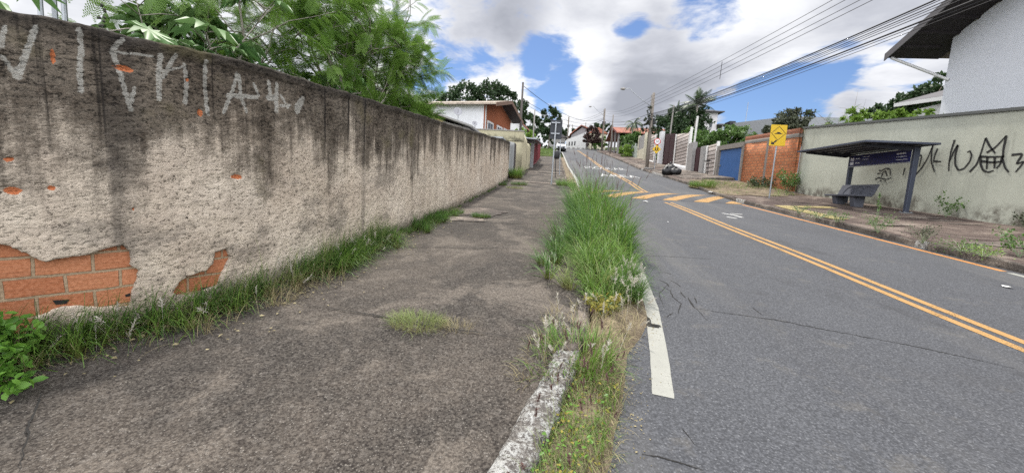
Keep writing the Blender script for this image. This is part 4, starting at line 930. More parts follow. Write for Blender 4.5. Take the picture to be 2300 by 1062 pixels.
# steel frame legs glimpsed over the wall at the top left
sf = thing('galvanised_frame', (-5.2, 2.9, zr(2.9)), 'two thin galvanised legs of a frame rising behind the wall at the top left', 'frame')
for px, x in ((84, -5.2), (116, -5.2), (138, -5.1)):
    p = onX(px, 14, x); MB().tube([(p[0], p[1], .2), (p[0]+.02, p[1]+.02, p[2]+1.6)], .022, 8).build('leg', M['galv'], sf)

# ------------------------------------------------------------------ right side: houses behind the walls
M['white_house'] = paint('white_house_render', (.60, .615, .66), .9, .07, .4, .28, 0, (.30, .30, .30), .1)
wh = thing('white_house', (17, 17, zr(17)), 'large plain white house with a dark gabled roof overhang behind the green wall', 'house')
HX = 17.0; YC = 19.5; rs = 1.02            # far corner of the gable, roof slope
yr_ = YC - 4.6; zc0 = 9.12
def rk(y): return 9.12 + (YC - y)*.46
mb = MB(); mb.prism([(HX, YC, 1.5), (HX, YC-9.2, 1.5), (HX, YC-9.2, rk(YC)), (HX, yr_, rk(yr_)), (HX, YC, rk(YC))], (9, 0, 0)); mb.build('wall', M['white_house'], wh)
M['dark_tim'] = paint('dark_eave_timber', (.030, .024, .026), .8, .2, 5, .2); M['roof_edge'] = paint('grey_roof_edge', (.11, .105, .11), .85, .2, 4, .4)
OVX = 1.75; EY = 1.15
for s_ in (1, -1):
    def q(dy, x, dz):                       # dy measured from the ridge
        return Vector((x, yr_ + s_*dy, rk(yr_) - .46*dy + dz))
    e, r_ = 4.6+EY, 0
    mb = MB(); mb.prism([q(e, HX-OVX, .05), q(0, HX-OVX, .05), q(0, HX-OVX, .17), q(e, HX-OVX, .17)], (12, 0, 0)); mb.build('roof', m_tiles('grey_brown_tiles', (.14, .11, .10), (.22, .18, .16), vYX), wh)
    mb = MB(); mb.prism([q(e, HX-OVX-.04, -.12), q(0, HX-OVX-.04, -.12), q(0, HX-OVX-.04, .20), q(e, HX-OVX-.04, .20)], (.038, 0, 0)); mb.build('barge_board', M['roof_edge'], wh)
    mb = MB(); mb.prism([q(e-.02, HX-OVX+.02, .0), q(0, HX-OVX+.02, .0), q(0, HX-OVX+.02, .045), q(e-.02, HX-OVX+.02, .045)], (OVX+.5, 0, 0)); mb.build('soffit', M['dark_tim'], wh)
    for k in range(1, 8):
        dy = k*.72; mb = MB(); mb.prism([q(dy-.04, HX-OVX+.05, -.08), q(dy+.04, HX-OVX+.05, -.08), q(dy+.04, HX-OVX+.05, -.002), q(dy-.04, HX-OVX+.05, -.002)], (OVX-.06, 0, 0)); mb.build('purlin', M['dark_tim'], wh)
ev = Vector((HX-OVX+.15, yr_+4.6+EY-.15, rk(yr_)-.46*(4.6+EY)-.02)); MB().tube([ev, (HX-.01, YC-.15, ev.z-1.25)], .06, 6).build('strut', M['white_wash'], wh)
nb1 = thing('grey_roof_house', (24, 25.5, zr(25)), 'distant white house with a low grey tiled roof left of the big white house', 'house')
mb = MB(); mb.box((22.0, 23.0, 2), (27, 26.9, 7.75)); mb.build('wall', M['white_wash'], nb1)
mb = MB(); mb.prism([(21.7, 27.9, 8.25), (21.7, 22.5, 7.75), (24.2, 22.5, 8.75), (24.2, 26.0, 9.1)], (0, 0, .12)); mb.build('roof', M['roof_edge'], nb1)
mb = MB(); mb.prism([(21.62, 27.95, 8.12), (21.62, 22.4, 7.62), (21.62, 22.4, 7.84), (21.62, 27.95, 8.34)], (.07, 0, 0)); mb.build('fascia', M['white_wash'], nb1)
MB().box((23.6, 22.6, 8.4), (26, 25.6, 9.75)).build('upper_wall', M['white_wash'], nb1)
h3 = thing('pale_villa', (19.7, 55, zr(55)), 'small pale house with flat projecting eaves behind the palm and trees', 'house')
MB().box((18.3, 54, 5), (21.0, 60, 12.8)).build('wall', paint('pale_villa_wall', (.62, .60, .60), .9, .08, .6, .15), h3)
mb = MB(); mb.box((17.9, 53.4, 12.803), (21.6, 60.6, 12.92)); mb.hexa([(18.1, 53.6, 12.923), (21.4, 53.6, 12.923), (21.4, 60.4, 12.923), (18.1, 60.4, 12.923)], [(19.3, 55.5, 13.5), (20.2, 55.5, 13.5), (20.2, 58.5, 13.5), (19.3, 58.5, 13.5)]); mb.build('roof', M['roof_edge'], h3)
MB().box((21.02, 53.5, 11.2), (22.3, 58, 11.35)).build('porch_roof', M['roof_edge'], h3); MB().box((21.6, 53.8, 5), (21.78, 53.98, 11.198)).build('porch_post', M['white_wash'], h3)
MB().box((20.1, 53.95, 10.9), (20.4, 53.996, 11.7)).build('window', paint('dark_glass2', (.05, .06, .07), .2, 0, 1, 0), h3)
gb = thing('grey_block', (22, 43, zr(43)), 'plain grey rendered building with a sloping top behind the brick wall', 'building')
mb = MB(); mb.prism([(20, 47.6, 4), (20, 36, 4), (20, 36, 9.0), (20, 47.6, 10.35)], (9, 0, 0)); mb.build('wall', paint('grey_block_wall', (.27, .28, .30), .9, .08, .6, .25), gb)
MB().tube([(20.6, 45.4, 9.9), (20.6, 45.3, 12.2)], .03, 5).build('antenna_mast', M['galv'], gb); MB().box((19.7, 47.0, 9.2), (20.3, 48.4, 10.5)).build('tank', M['black'], gb)

# ------------------------------------------------------------------ far end of the street
M['red_tiles'] = m_tiles('red_roof_tiles', (.26, .085, .055), (.40, .17, .12), vYX)
fh = thing('far_white_house', (5.5, 92, zr(92)), 'small white wall house with three dark windows across the far junction', 'house')
mb = MB(); mb.prism([(3.2, 92, 10.5), (7.4, 90.5, 10.5), (7.4, 90.5, 15.2), (3.2, 92, 13.6)], (0, 5, 0)); mb.build('wall', paint('far_white_wall', (.56, .55, .54), .9, .1, .5, .3), fh)
for k in range(3):
    x = 3.75+k*.62; y = 92-(x-3.2)*1.5/4.2; MB().box((x-.14, y-.06, 12.15+k*.06), (x+.14, y-.01, 13.05+k*.06)).build('window', M['black'], fh)
rh = thing('red_roof_house', (7, 100, zr(100)), 'grey gabled house with a faded red tiled roof beyond the far white wall', 'house')
mb = MB(); mb.prism([(4.4, 99, 12), (10.5, 99, 12), (10.5, 99, 16.3), (7.0, 99, 17.6), (4.4, 99, 15.6)], (0, 8, 0)); mb.build('wall', paint('far_grey_wall', (.24, .23, .24), .9, .1, .5, .3), rh)
mb = MB(); mb.prism([(4.0, 98.4, 15.6), (6.6, 98.4, 17.9), (6.6, 98.4, 18.1), (4.0, 98.4, 15.8)], (0, 9, 0)); mb.prism([(6.6, 98.4, 17.9), (11.2, 98.4, 16.2), (11.2, 98.4, 16.45), (6.6, 98.4, 18.1)], (0, 9, 0)); mb.build('roof', M['red_tiles'], rh)
for (x0, x1, y, zt_, lab, mt_) in ((-1, 3.2, 104, 17.0, 'low grey house at the top of the street behind the dark car', 'roof_edge'), (8.6, 12.5, 96, 17.2, 'cream house with an arched porch behind the dark red tree', 'red_tiles')):
    o = thing('far_house', (x0+1, y, zr(y)), lab, 'house'); MB().box((x0, y, zr(y)-1), (x1, y+6, zt_-1.4)).build('wall', M['cream'] if x0 > 5 else M['grey_pier'], o)
    mb = MB(); mb.prism([(x0-.4, y-.4, zt_-1.4), (x1+.4, y-.4, zt_-1.4), ((x0+x1)/2, y-.4, zt_)], (0, 7, 0)); mb.build('roof', M[mt_], o)
ch = thing('carport_house', (12.5, 70, zr(68)), 'long low house with red tiled roof and open porch right of the far pole', 'house')
mb = MB(); mb.prism([(9.9, 64.2, 11.45), (9.9, 70, 13.15), (9.9, 76, 11.5), (9.9, 76, 11.36), (9.9, 70, 13.0), (9.9, 64.2, 11.31)], (9.5, 0, 0)); mb.build('roof', M['red_tiles'], ch)
mb = MB(); mb.prism([(9.86, 64.1, 11.25), (9.86, 70, 12.98), (9.86, 76.1, 11.3), (9.86, 76.1, 11.58), (9.86, 70, 13.26), (9.86, 64.1, 11.55)], (.035, 0, 0)); mb.build('barge_board', paint('maroon_board', (.16, .05, .045), .8), ch)
MB().box((12.0, 66, 7), (18, 75, 11.9)).build('wall', paint('dim_brown_wall', (.15, .13, .115), .9, .15, 1, .3), ch)
for y in (65, 68.5, 72, 75.5): MB().box((10.3, y-.14, zr(y)-.1), (10.58, y+.14, 11.35+min(y-64, 76-y)*.27)).build('porch_post', M['grey_pier'], ch)

# ------------------------------------------------------------------ poles, lamps, cables
M['pole'] = paint('weathered_pole', (.20, .175, .15), .9, .25, 4, .4, 0, (.07, .06, .05), .3)
def upole(x, y, ztop, r0, label, lamp=None, group='utility poles along the street', arms=True, mat=None, zb=None):
    z0 = zr(y)-.3 if zb is None else zb; o = thing('utility_pole', (x, y, z0+.3), label, 'utility pole', group); lean = -.012*(ztop-z0)
    X = lambda z: x - lean*0 + (z-z0)*.0
    MB().tube([(x, y, z0), (x, y, (z0+ztop)/2), (x, y, ztop)], [r0, r0*.85, r0*.68], 10).build('shaft', mat or M['pole'], o, True)
    if arms:
        rack = MB(); rack.box((x-.18, y-.05, ztop-1.9), (x-.11, y+.05, ztop-.15)); 
        for k in range(5): rack.lathe([(.05, 0), (.06, .05), (.03, .07), (.05, .12)], (x-.2, y, ztop-.35-.33*k), 8)
        rack.build('insulator_rack', M['concrete_post'], o)
        bx = MB(); bx.box((x-.32, y-.22, ztop-2.9), (x-.12, y+.1, ztop-2.35)); bx.lathe([(.10, 0), (.12, .1), (.12, .55), (.05, .62)], (x+.22, y, ztop-2.9), 8); bx.build('junction_box', M['black'], o)
    if lamp is not None:
        lp = Vector(lamp); a = Vector((x, y, ztop-1.35)); pts = [a, a+(lp-a)*.45+Vector((0, 0, .10)), a+(lp-a)*.72+Vector((0, 0, .22)), lp+Vector((.5, 0, .06)), lp]
        ar = MB().tube(pts, .032, 8).build('lamp_arm', M['galv'], o, True)
        hd = MB(); hd.lathe([(.02, .40), (.10, .36), (.15, .2), (.16, .05), (.12, -.02), (.05, -.03)], lp, 12, Matrix.Rotation(R(90), 4, 'Y') @ Matrix.Rotation(R(180), 4, 'X') @ Matrix.Scale(.75, 4, (1, 0, 0))); hd.build('lamp_head', M['concrete_post'], ar, True)
    return o
upole(9.15, 38.9, 11.25, .17, 'nearest wooden utility pole with tangled boxes and a long lamp arm', (6.44, 39.0, 11.55))
upole(9.2, 75.5, 17.3, .18, 'far wooden utility pole at the junction with a lamp arm to the left', (6.6, 75.2, 17.5))
upole(9.3, 65, 14.2, .11, 'slim pole in front of the red tiled porch roof', arms=False)
upole(-2.85, 34, 10.55, .12, 'dark utility pole beside the gabled orange house', arms=False, mat=M['black'] if 0 else paint('dark_pole', (.09, .08, .075), .9, .2, 4, .3))
upole(-1.78, 35.4, 8.65, .075, 'slim grey concrete pole behind the red barred gate', arms=False, mat=M['concrete_post'])
p_ = onY(1278, 262, 112); upole(p_[0], 112, p_[2], .2, 'distant utility pole at the top of the street with a lamp arm', onY(1258, 259, 112))
p_ = onY(1286, 280, 118); upole(p_[0], 118, p_[2], .16, 'distant slim pole just right of the farthest lamp pole', arms=False)
p_ = onY(1316, 275, 108); upole(p_[0], 108, p_[2], .14, 'distant slim pole above the dark red tree', arms=False)
NPX = 9.2; NPY = -9.0                        # the next pole stands behind the camera
upole(NPX, NPY, 7.2, .17, 'utility pole standing by the road behind the viewer')
def cable(a, b, sag, r, label, n=26, group='overhead cables between the poles'):
    a, b = Vector(a), Vector(b); pts = []
    for i in range(n+1):
        f = i/n; p = a.lerp(b, f); p.z -= sag*4*f*(1-f); pts.append(p)
    return tag(MB().tube(pts, r, 5, False).build('power_cable', M['wire'], None, True), label, 'cable', group)
# near span: the spans sag from the nearest pole to the one behind the viewer
def span(x, za, z1, y1, r, sg, label, group):
    """from the pole top za through height z1 at distance y1, with sag sg, on to the next pole"""
    f = (38.9-y1)/(38.9-NPY); zb_ = (z1 + sg*4*f*(1-f) - za*(1-f))/f; cable((x, 38.9, za), (x, NPY, zb_), sg, r, label, group=group)
for za, z1, y1 in ((10.95, 8.49, 14.92), (10.65, 8.2, 14.3), (10.35, 7.9, 13.7), (10.05, 7.66, 13.13)):
    span(9.1, za, z1, y1, .010, .35, 'thin upper power cable of the group of four above the street', 'four upper power cables')
for za, z1, y1, r in ((9.35, 6.72, 11.14, .022), (9.3, 6.66, 11.1, .010), (9.25, 6.58, 11.0, .013), (9.2, 6.52, 11, .009), (9.15, 6.45, 11, .011), (9.05, 6.32, 11.05, .024), (9.0, 6.24, 11, .010), (8.8, 6.16, 11, .009)):
    span(9.1, za, z1, y1, r, .85, 'lower communication cable in the bundle sloping down to the nearest pole', 'lower bundle of cables')
tag(MB().tube([(9.1, 23.65, 9.24), (9.1, 23.7, 8.32)], .016, 6).build('cable_spacer', M['wire']), 'short vertical spacer rod hung on the four upper cables', 'spacer')
for za, zb_, r in ((10.9, 16.9, .012), (10.6, 16.6, .012), (10.2, 16.2, .012), (9.4, 15.4, .022), (9.0, 15.0, .022), (8.6, 14.7, .014)):
    cable((9.0, 38.9, za), (9.05, 75.5, zb_), .7, r, 'cable between the nearest and the far wooden pole', group='cables of the second span')
e2_ = onY(1278, 266, 112)
for za, dz, r in ((16.9, 0, .02), (16.5, -.5, .02), (15.4, -1.6, .03)): cable((9.1, 75.5, za), (e2_[0], 112, e2_[2]+dz), .9, r, 'cable from the far pole across to the distant lamp pole', group='cables beyond the junction')
for za, zb_, r, sg_ in ((10.3, 15.6, .022, 1.5), (9.2, 15.3, .018, 1.3), (9.0, 15.1, .014, 1.6)): cable((-2.85, 34, za), (9.1, 75.5, zb_), sg_, r, 'cable crossing from the dark left pole to the far right pole', group='cables crossing the street')

# ------------------------------------------------------------------ car, garbage bags, litter
car = thing('parked_car', (1.35, 69.5, zroad(69.5)), 'small white car with black bumper and windscreen seen end on at the crest', 'car')
zc_ = zroad(69.5); cx_ = 1.45
def sect(y, w0, w1, w2, z0, z1, z2): return [(cx_-w0, y, zc_+z0), (cx_-w1, y, zc_+z1), (cx_-w2, y, zc_+z2), (cx_+w2, y, zc_+z2), (cx_+w1, y, zc_+z1), (cx_+w0, y, zc_+z0)]
def loft(name, secs, mat, parent, bevel=.03):
    mb = MB(); n = len(secs[0]); vs = [p for s_ in secs for p in s_]; fs = [(i*n+k, i*n+(k+1) % n, (i+1)*n+(k+1) % n, (i+1)*n+k) for i in range(len(secs)-1) for k in range(n)]
    fs += [tuple(range(n))[::-1], tuple((len(secs)-1)*n+k for k in range(n))]; mb.add(vs, fs); return mb.build(name, mat, parent, bevel=bevel)
M['car_white'] = paint('white_car_paint', (.66, .67, .69), .25, .03, 1, .05, 0, bump=0); M['car_glass'] = paint('car_glass', (.02, .024, .03), .08, 0, 1, 0, bump=0); M['tyre'] = paint('tyre_rubber', (.02, .02, .02), .85, dirt=.2)
loft('body', [sect(67.6, .78, .84, .74, .28, .55, .78), sect(67.9, .82, .88, .80, .22, .6, .90), sect(69.2, .84, .90, .84, .22, .62, .98), sect(70.8, .84, .90, .84, .22, .62, 1.0), sect(71.6, .80, .86, .78, .26, .6, .95)], M['car_white'], car)
loft('cabin', [sect(68.6, .78, .76, .62, .95, 1.0, 1.02), sect(69.2, .78, .70, .58, .95, 1.2, 1.44), sect(70.4, .78, .70, .58, .97, 1.2, 1.48), sect(71.2, .78, .72, .58, .97, 1.1, 1.30)], M['car_white'], car)
MB().prism([(cx_-.66, 68.72, zc_+1.04), (cx_+.66, 68.72, zc_+1.04), (cx_+.55, 69.16, zc_+1.41), (cx_-.55, 69.16, zc_+1.41)], (0, -.03, .03)).build('windscreen', M['car_glass'], car)
MB().box((cx_-.62, 67.55, zc_+.24), (cx_+.62, 67.72, zc_+.62)).build('bumper', M['black'], car, bevel=.03)
MB().box((cx_-.26, 67.53, zc_+.44), (cx_+.26, 67.548, zc_+.56)).build('number_plate', M['galv'], car)
for s_ in (-1, 1):
    MB().box((cx_+s_*.62-.13, 67.58, zc_+.62), (cx_+s_*.62+.13, 67.75, zc_+.78)).build('headlight', paint('lamp_glass', (.6, .62, .65), .1, 0, 1, 0), car, bevel=.02); MB().box((cx_+s_*.98-.09, 68.8, zc_+.98), (cx_+s_*.98+.09, 68.9, zc_+1.12)).build('mirror', M['black'], car, bevel=.02)
    for y in (68.2, 71.0):
        wl = MB().lathe([(.20, -.1), (.30, -.1), (.31, 0), (.30, .1), (.20, .1)], (cx_+s_*.76, y, zc_+.30), 18, Matrix.Rotation(R(90), 4, 'Y')).build('wheel', M['tyre'], car, True)
        MB().lathe([(.02, -.11), (.19, -.11), (.19, .11), (.02, .11)], (cx_+s_*.76, y, zc_+.30), 14, Matrix.Rotation(R(90), 4, 'Y')).build('rim', M['galv'], wl, True)
t = NT('black_bag_plastic'); n_ = t.noise(t.obj(), 9, 5, .6, 1.0); M['bag'] = t.out((.010, .010, .011), .42, t.bump(n_, .7, .05), spec=.35)
def bag(x, y, r, h, label, seed):
    rr = np.random.default_rng(seed); mb = MB(); n, m = 18, 12; V = []; z0 = zpr(x, y)+.02
    for j in range(m+1):
        f = j/m; rad = r*math.sin(math.pi*min(1, .12+f*.86))**.55*(1-.55*max(0, f-.75)*2.2); zz = h*f
        for i in range(n):
            a = 2*math.pi*i/n; k = 1 + .18*math.sin(3*a+seed+2*f) + .10*math.sin(7*a-4*f+seed) + .05*(rr.random()-.5)
            V.append((x+rad*k*math.cos(a), y+rad*k*math.sin(a)*.85, z0+zz*(1+.08*math.sin(2*a+seed))))
    mb.add(V, [(j*n+i, j*n+(i+1) % n, (j+1)*n+(i+1) % n, (j+1)*n+i) for j in range(m) for i in range(n)] + [tuple(range(n))[::-1], tuple(m*n+i for i in range(n))])
    mb.tube([(x, y, z0+h*.96), (x+.05, y, z0+h*1.12), (x+.02, y+.04, z0+h*1.2)], [.05, .07, .02], 7)
    return tag(mb.build('garbage_bag', M['bag'], None, True), label, 'garbage bag', 'black garbage bags on the pavement')
b_ = gnd(1503, 391, .12)
bag(b_[0]-.25, b_[1]-.1, .36, .55, 'front left black garbage bag of the pile on the driveway', 1); bag(b_[0]+.42, b_[1]-.05, .40, .52, 'front right black garbage bag of the pile on the driveway', 2); bag(b_[0]+.1, b_[1]+.35, .42, .78, 'tallest black garbage bag at the back of the pile', 3)
M['paper'] = paint('white_paper', (.70, .70, .68), .8, .05, 5, .1)
def scrap(px, py, off, s_, label, seed):
    c = gnd(px, py, off); rr = random.Random(seed); mb = MB(); z = c[2]+.012; n = 7; ring = [(c[0]+s_*(.6+.7*rr.random())*math.cos(6.283*k/n), c[1]+s_*(.6+.7*rr.random())*math.sin(6.283*k/n), z+.02*rr.random()) for k in range(n)]
    mb.add([(c[0], c[1], z+s_*.3)]+ring+[(c[0], c[1], z-.008)], [(0, 1+k, 1+(k+1) % n) for k in range(n)]+[(n+1, 1+(k+1) % n, 1+k) for k in range(n)]); tag(mb.build('paper_scrap', M['paper']), label, 'litter', 'scraps of white litter')
scrap(1450, 454, -.1, .13, 'white paper scrap lying on the asphalt before the speed hump', 1); scrap(1594, 432, 0, .14, 'white scrap on the weedy verge past the hump end', 2); scrap(1803, 487, .05, .06, 'small white scrap in the weeds at the right kerb', 3); scrap(2262, 646, -.1, .06, 'small white scrap on the asphalt near the right frame edge', 4); scrap(1500, 500, -.1, .02, 'tiny white speck of litter on the right lane', 5)
cb = onY(1453, 383, 37.6); tag(MB().box((8.55, 37.2, zpr(8.6, 37.3)+.02), (9.35, 37.5, zpr(9.3, 37.3)+.14)).build('painted_slab', M['kerb_white'], None, bevel=.03), 'white painted concrete slab at the foot of the wooden pole', 'slab')

# ------------------------------------------------------------------ vegetation
def rot_from(dirs, ups):
    """matrices whose columns are x=dir, y=side, z=up-ish"""
    x = dirs/np.linalg.norm(dirs, axis=1)[:, None]; y = np.cross(ups, x); y /= np.linalg.norm(y, axis=1)[:, None]+1e-9; z = np.cross(x, y)
    return np.stack([x, y, z], -1)
def scatter(T, F_, pos, mats, scale):
    m = len(pos); n = len(T); V = np.einsum('mij,nj->mni', mats, T)*np.asarray(scale).reshape(-1, 1, 1) + pos[:, None, :]
    Q = (F_[None] + (np.arange(m)*n)[:, None, None]).reshape(-1, F_.shape[1]); return V.reshape(-1, 3), Q
def leaf_obj(name, parts, mat, parent):
    """parts: list of (V,Q,var) sharing one face size"""
    Vs = []; Qs = []; vs = []; o = 0
    for V, Q, v in parts: Vs.append(V); Qs.append(Q+o); vs.append(v); o += len(V)
    return np_mesh(name, np.concatenate(Vs), np.concatenate(Qs), mat, parent, {'var': np.concatenate(vs)})
def unit(n, r=rng):
    v = r.normal(size=(n, 3)); return v/np.linalg.norm(v, axis=1)[:, None]
# templates ---------------------------------------------------------
DIA = np.array([(0, 0, 0), (.45, .30, .06), (1, 0, -.08), (.45, -.30, .06)]); DIAF = np.array([(0, 1, 2), (0, 2, 3)])
OVA = np.array([(0, 0, 0), (.25, .26, .05), (.65, .27, .03), (1, 0, -.12), (.65, -.27, .03), (.25, -.26, .05), (.5, 0, -.02)]); OVAF = np.array([(0, 1, 6), (1, 2, 6), (2, 3, 6), (3, 4, 6), (4, 5, 6), (5, 0, 6)])
def feather(npin=8, nl=6, pl=.30, seed=0):
    V = []; Fc = []; r = random.Random(seed)
    def bend(p): x, y, z = p; return (x*(1-.06*x), y, z - .30*x*x - .25*y*y)
    for i in range(npin):
        x0 = .16 + .80*i/(npin-1); L = pl*(1-.45*abs(x0-.45))*(.9+.2*r.random())
        for s in (1, -1):
            ang = .95 - .35*x0; dx, dy = math.cos(ang), s*math.sin(ang)
            for k in range(nl):
                a = L*(k+.25)/nl; px, py = x0+dx*a, dy*a; w = L*.20*(1-.5*(k/nl)**2)
                for t_ in (1, -1):
                    nx, ny = -dy*t_, dx*t_; b = len(V)
                    V += [bend((px, py, 0)), bend((px+dx*L/nl*.75, py+dy*L/nl*.75, 0)), bend((px+nx*w+dx*w*.75, py+ny*w+dy*w*.75, -.01))]; Fc.append((b, b+1, b+2))
    b = len(V); V += [bend((0, .006, 0)), bend((0, -.006, 0)), bend((1, 0, 0))]; Fc.append((b, b+1, b+2))
    b = len(V); V += [bend((.5, .005, 0)), bend((.5, -.005, 0)), bend((1, 0, 0))]; Fc.append((b, b+1, b+2))
    return np.array(V), np.array(Fc)
FEA, FEAF = feather(9, 6, .36); FES, FESF = feather(6, 3, .30, 2)
def palmate(nl=8):
    V = [(0, 0, .0)]; Fc = []; ring = []
    for i in range(nl):
        c = -2.5 + 5.0*i/(nl-1); L = 1 - .42*abs(c)/2.5; st = 5.0/(nl-1)/2
        for da, rr, z in ((-st, .34, -.02), (-st*.62, L*.62, .05), (-.02, L, -.10), (st*.62, L*.62, .05)):
            a = c+da; ring.append((rr*math.cos(a), rr*math.sin(a), z - .28*rr*rr))
    ring.append((.25*math.cos(2.85), .25*math.sin(2.85), 0)); V += ring; n = len(ring)
    for i in range(n-1): Fc.append((0, 1+i, 2+i))
    return np.array(V), np.array(Fc)
PAL, PALF = palmate()
M['feather_leaf'] = m_leaf('feathery_leaf', (.070, .15, .024), (.22, .36, .066), .5, .42); M['castor_leaf'] = m_leaf('castor_leaf', (.06, .15, .04), (.18, .29, .11), .5, .3, spec=.5)
M['dark_leaf'] = m_leaf('dark_tree_leaf', (.014, .032, .012), (.045, .085, .028), .55, .2); M['mid_leaf'] = m_leaf('mid_leaf', (.045, .10, .022), (.13, .22, .055), .5, .3)
M['bright_leaf'] = m_leaf('bright_leaf', (.09, .18, .025), (.24, .36, .065), .5, .35); M['grey_leaf'] = m_leaf('olive_leaf', (.030, .040, .022), (.085, .095, .055), .6, .2)
M['red_leaf'] = m_leaf('dark_red_leaf', (.030, .016, .016), (.075, .040, .032), .6, .15); M['palm_leaf'] = m_leaf('palm_leaf', (.022, .045, .022), (.070, .105, .050), .45, .2)

def branches(base, n, length, spread, up, r0, seed, mb, droop=.25, nseg=6, xm=None):
    rr = np.random.default_rng(seed); out = []
    for k in range(n):
        a = 2*math.pi*(k+rr.random()*.8)/n; d = np.array([math.cos(a)*spread, math.sin(a)*spread, up]); d /= np.linalg.norm(d); L = length*(.65+.5*rr.random()); p = np.array(base, float); pts = [p.copy()]
        for i in range(nseg):
            d = d + rr.normal(size=3)*.14 - np.array([0, 0, droop*(i/nseg)**1.5*.5]); d /= np.linalg.norm(d); p = p + d*L/nseg
            if xm is not None and p[0] > xm: p[0] = xm-(p[0]-xm)*.6; d[0] = -abs(d[0])*.3
            pts.append(p.copy())
        mb.tube(pts, [r0*(1-.85*i/nseg) for i in range(nseg+1)], 5); out.append(np.array(pts))
    return out
def feather_tree(x, y, ztop, nb, L, nleaf, ls, label, seed, zbase=None, T=(FEA, FEAF), mat='feather_leaf', group=None, spread=.62, lean=(0, 0), name='feathery_tree'):
    z0 = zr(y)-.15 if zbase is None else zbase; rr = np.random.default_rng(seed); o = thing(name, (x, y, z0+.15), label, 'tree', group)
    mb = MB(); hub = np.array([x+lean[0]*.4, y+lean[1]*.4, z0+(ztop-z0)*.48]); L = (ztop-hub[2])*1.12*(L/1.9 if L < 1.2 else 1)**0; mb.tube([(x, y, z0), (x+lean[0]*.1, y+lean[1]*.1, z0+(hub[2]-z0)*.6), hub], [.06, .05, .04], 7)
    xm = -3.3 if x < 0 else None; br = branches(hub, nb, L, spread, .85, .026, seed, mb, xm=xm); sub = []
    for b in br:
        for f in (2, 3, 4): sub += branches(b[f], 2, L*.5, .9, .45, .012, seed*31+f+len(sub), mb, .3, 4, xm)
    mb.build('trunk', M['bark_pale'], o, True); allb = br + sub; pos = []; dr = []
    for _ in range(nleaf):
        b = allb[rr.integers(len(allb))]; f = .25+.75*rr.random()**.7; i = f*(len(b)-1); k = min(int(i), len(b)-2); p = b[k]+(b[k+1]-b[k])*(i-k); t_ = b[k+1]-b[k]; t_ /= np.linalg.norm(t_); s_ = rr.normal(size=3); s_ -= t_*(s_@t_); s_ /= np.linalg.norm(s_); d = t_*.55+s_*.75+np.array([lean[0]*.15, lean[1]*.15, .12]); pos.append(p); dr.append(d)
    pos = np.array(pos); dr = np.array(dr); up = np.array([0, 0, 1.])+rr.normal(size=(nleaf, 3))*.22; sc = ls*(.65+.6*rr.random(nleaf)); V, Q = scatter(T[0], T[1], pos, rot_from(dr, up), sc)
    var = np.repeat(np.clip(rr.normal(.45, .22, nleaf), 0, 1), len(T[0])); leaf_obj('crown', [(V, Q, var)], M[mat], o); return o
def crown_tree(name, label, cat, base, lobes, nleaf, ls, mat, seed, trunk=True, group=None, T=(DIA, DIAF), tr=.14, shell=.62, upb=.25, kind=None):
    """lobes: (x,y,z,rx,ry,rz); leaves fill clumps scattered over each lobe, leaving gaps"""
    rr = np.random.default_rng(seed); o = thing(name, base, label, cat, group)
    if trunk:
        mb = MB(); c = np.mean([l[:3] for l in lobes], 0); b0 = np.array(base)-np.array([0, 0, .3]); fk = b0*.45+c*.55; mb.tube([b0, b0*.7+fk*.3+np.array([.05, 0, 0]), fk], [tr, tr*.8, tr*.6], 8)
        for l in lobes: q = np.array(l[:3]); mb.tube([fk, (fk+q)/2+rr.normal(size=3)*.1, q+np.array([0, 0, l[5]*.3])], [tr*.5, tr*.35, tr*.12], 6)
        mb.build('trunk', M['bark'], o, True)
    vol = np.array([l[3]*l[4]*l[5] for l in lobes])**(2/3); cnt = (vol/vol.sum()*nleaf).astype(int); parts = []
    for l, n in zip(lobes, cnt):
        c = np.array(l[:3]); rad = np.array(l[3:]); nc = max(8, n//70); cu = unit(nc, rr); cr = shell+(.95-shell)*rr.random(nc)**.6; cc = c+cu*rad*cr[:, None]; cs = rad.min()*(.16+.18*rr.random(nc))
        k = rr.integers(0, nc, n); pos = cc[k]+unit(n, rr)*(rr.random(n)**.45*cs[k])[:, None]*np.array([1, 1, .8]); out_ = (pos-c)/rad; out_ /= np.linalg.norm(out_, axis=1)[:, None]+1e-6
        d = unit(n, rr)+out_*.5-np.array([0, 0, .15]); up = unit(n, rr)*.8+out_*.6+np.array([0, 0, upb]); V, Q = scatter(T[0], T[1], pos, rot_from(d, up), ls*(.6+.8*rr.random(n)))
        cv_ = rr.random(nc); parts.append((V, Q, np.repeat(np.clip(.35*cv_[k]+.5*rr.random(n)+.1, 0, 1), len(T[0]))))
    leaf_obj('crown', parts, M[mat] if isinstance(mat, str) else mat, o); return o

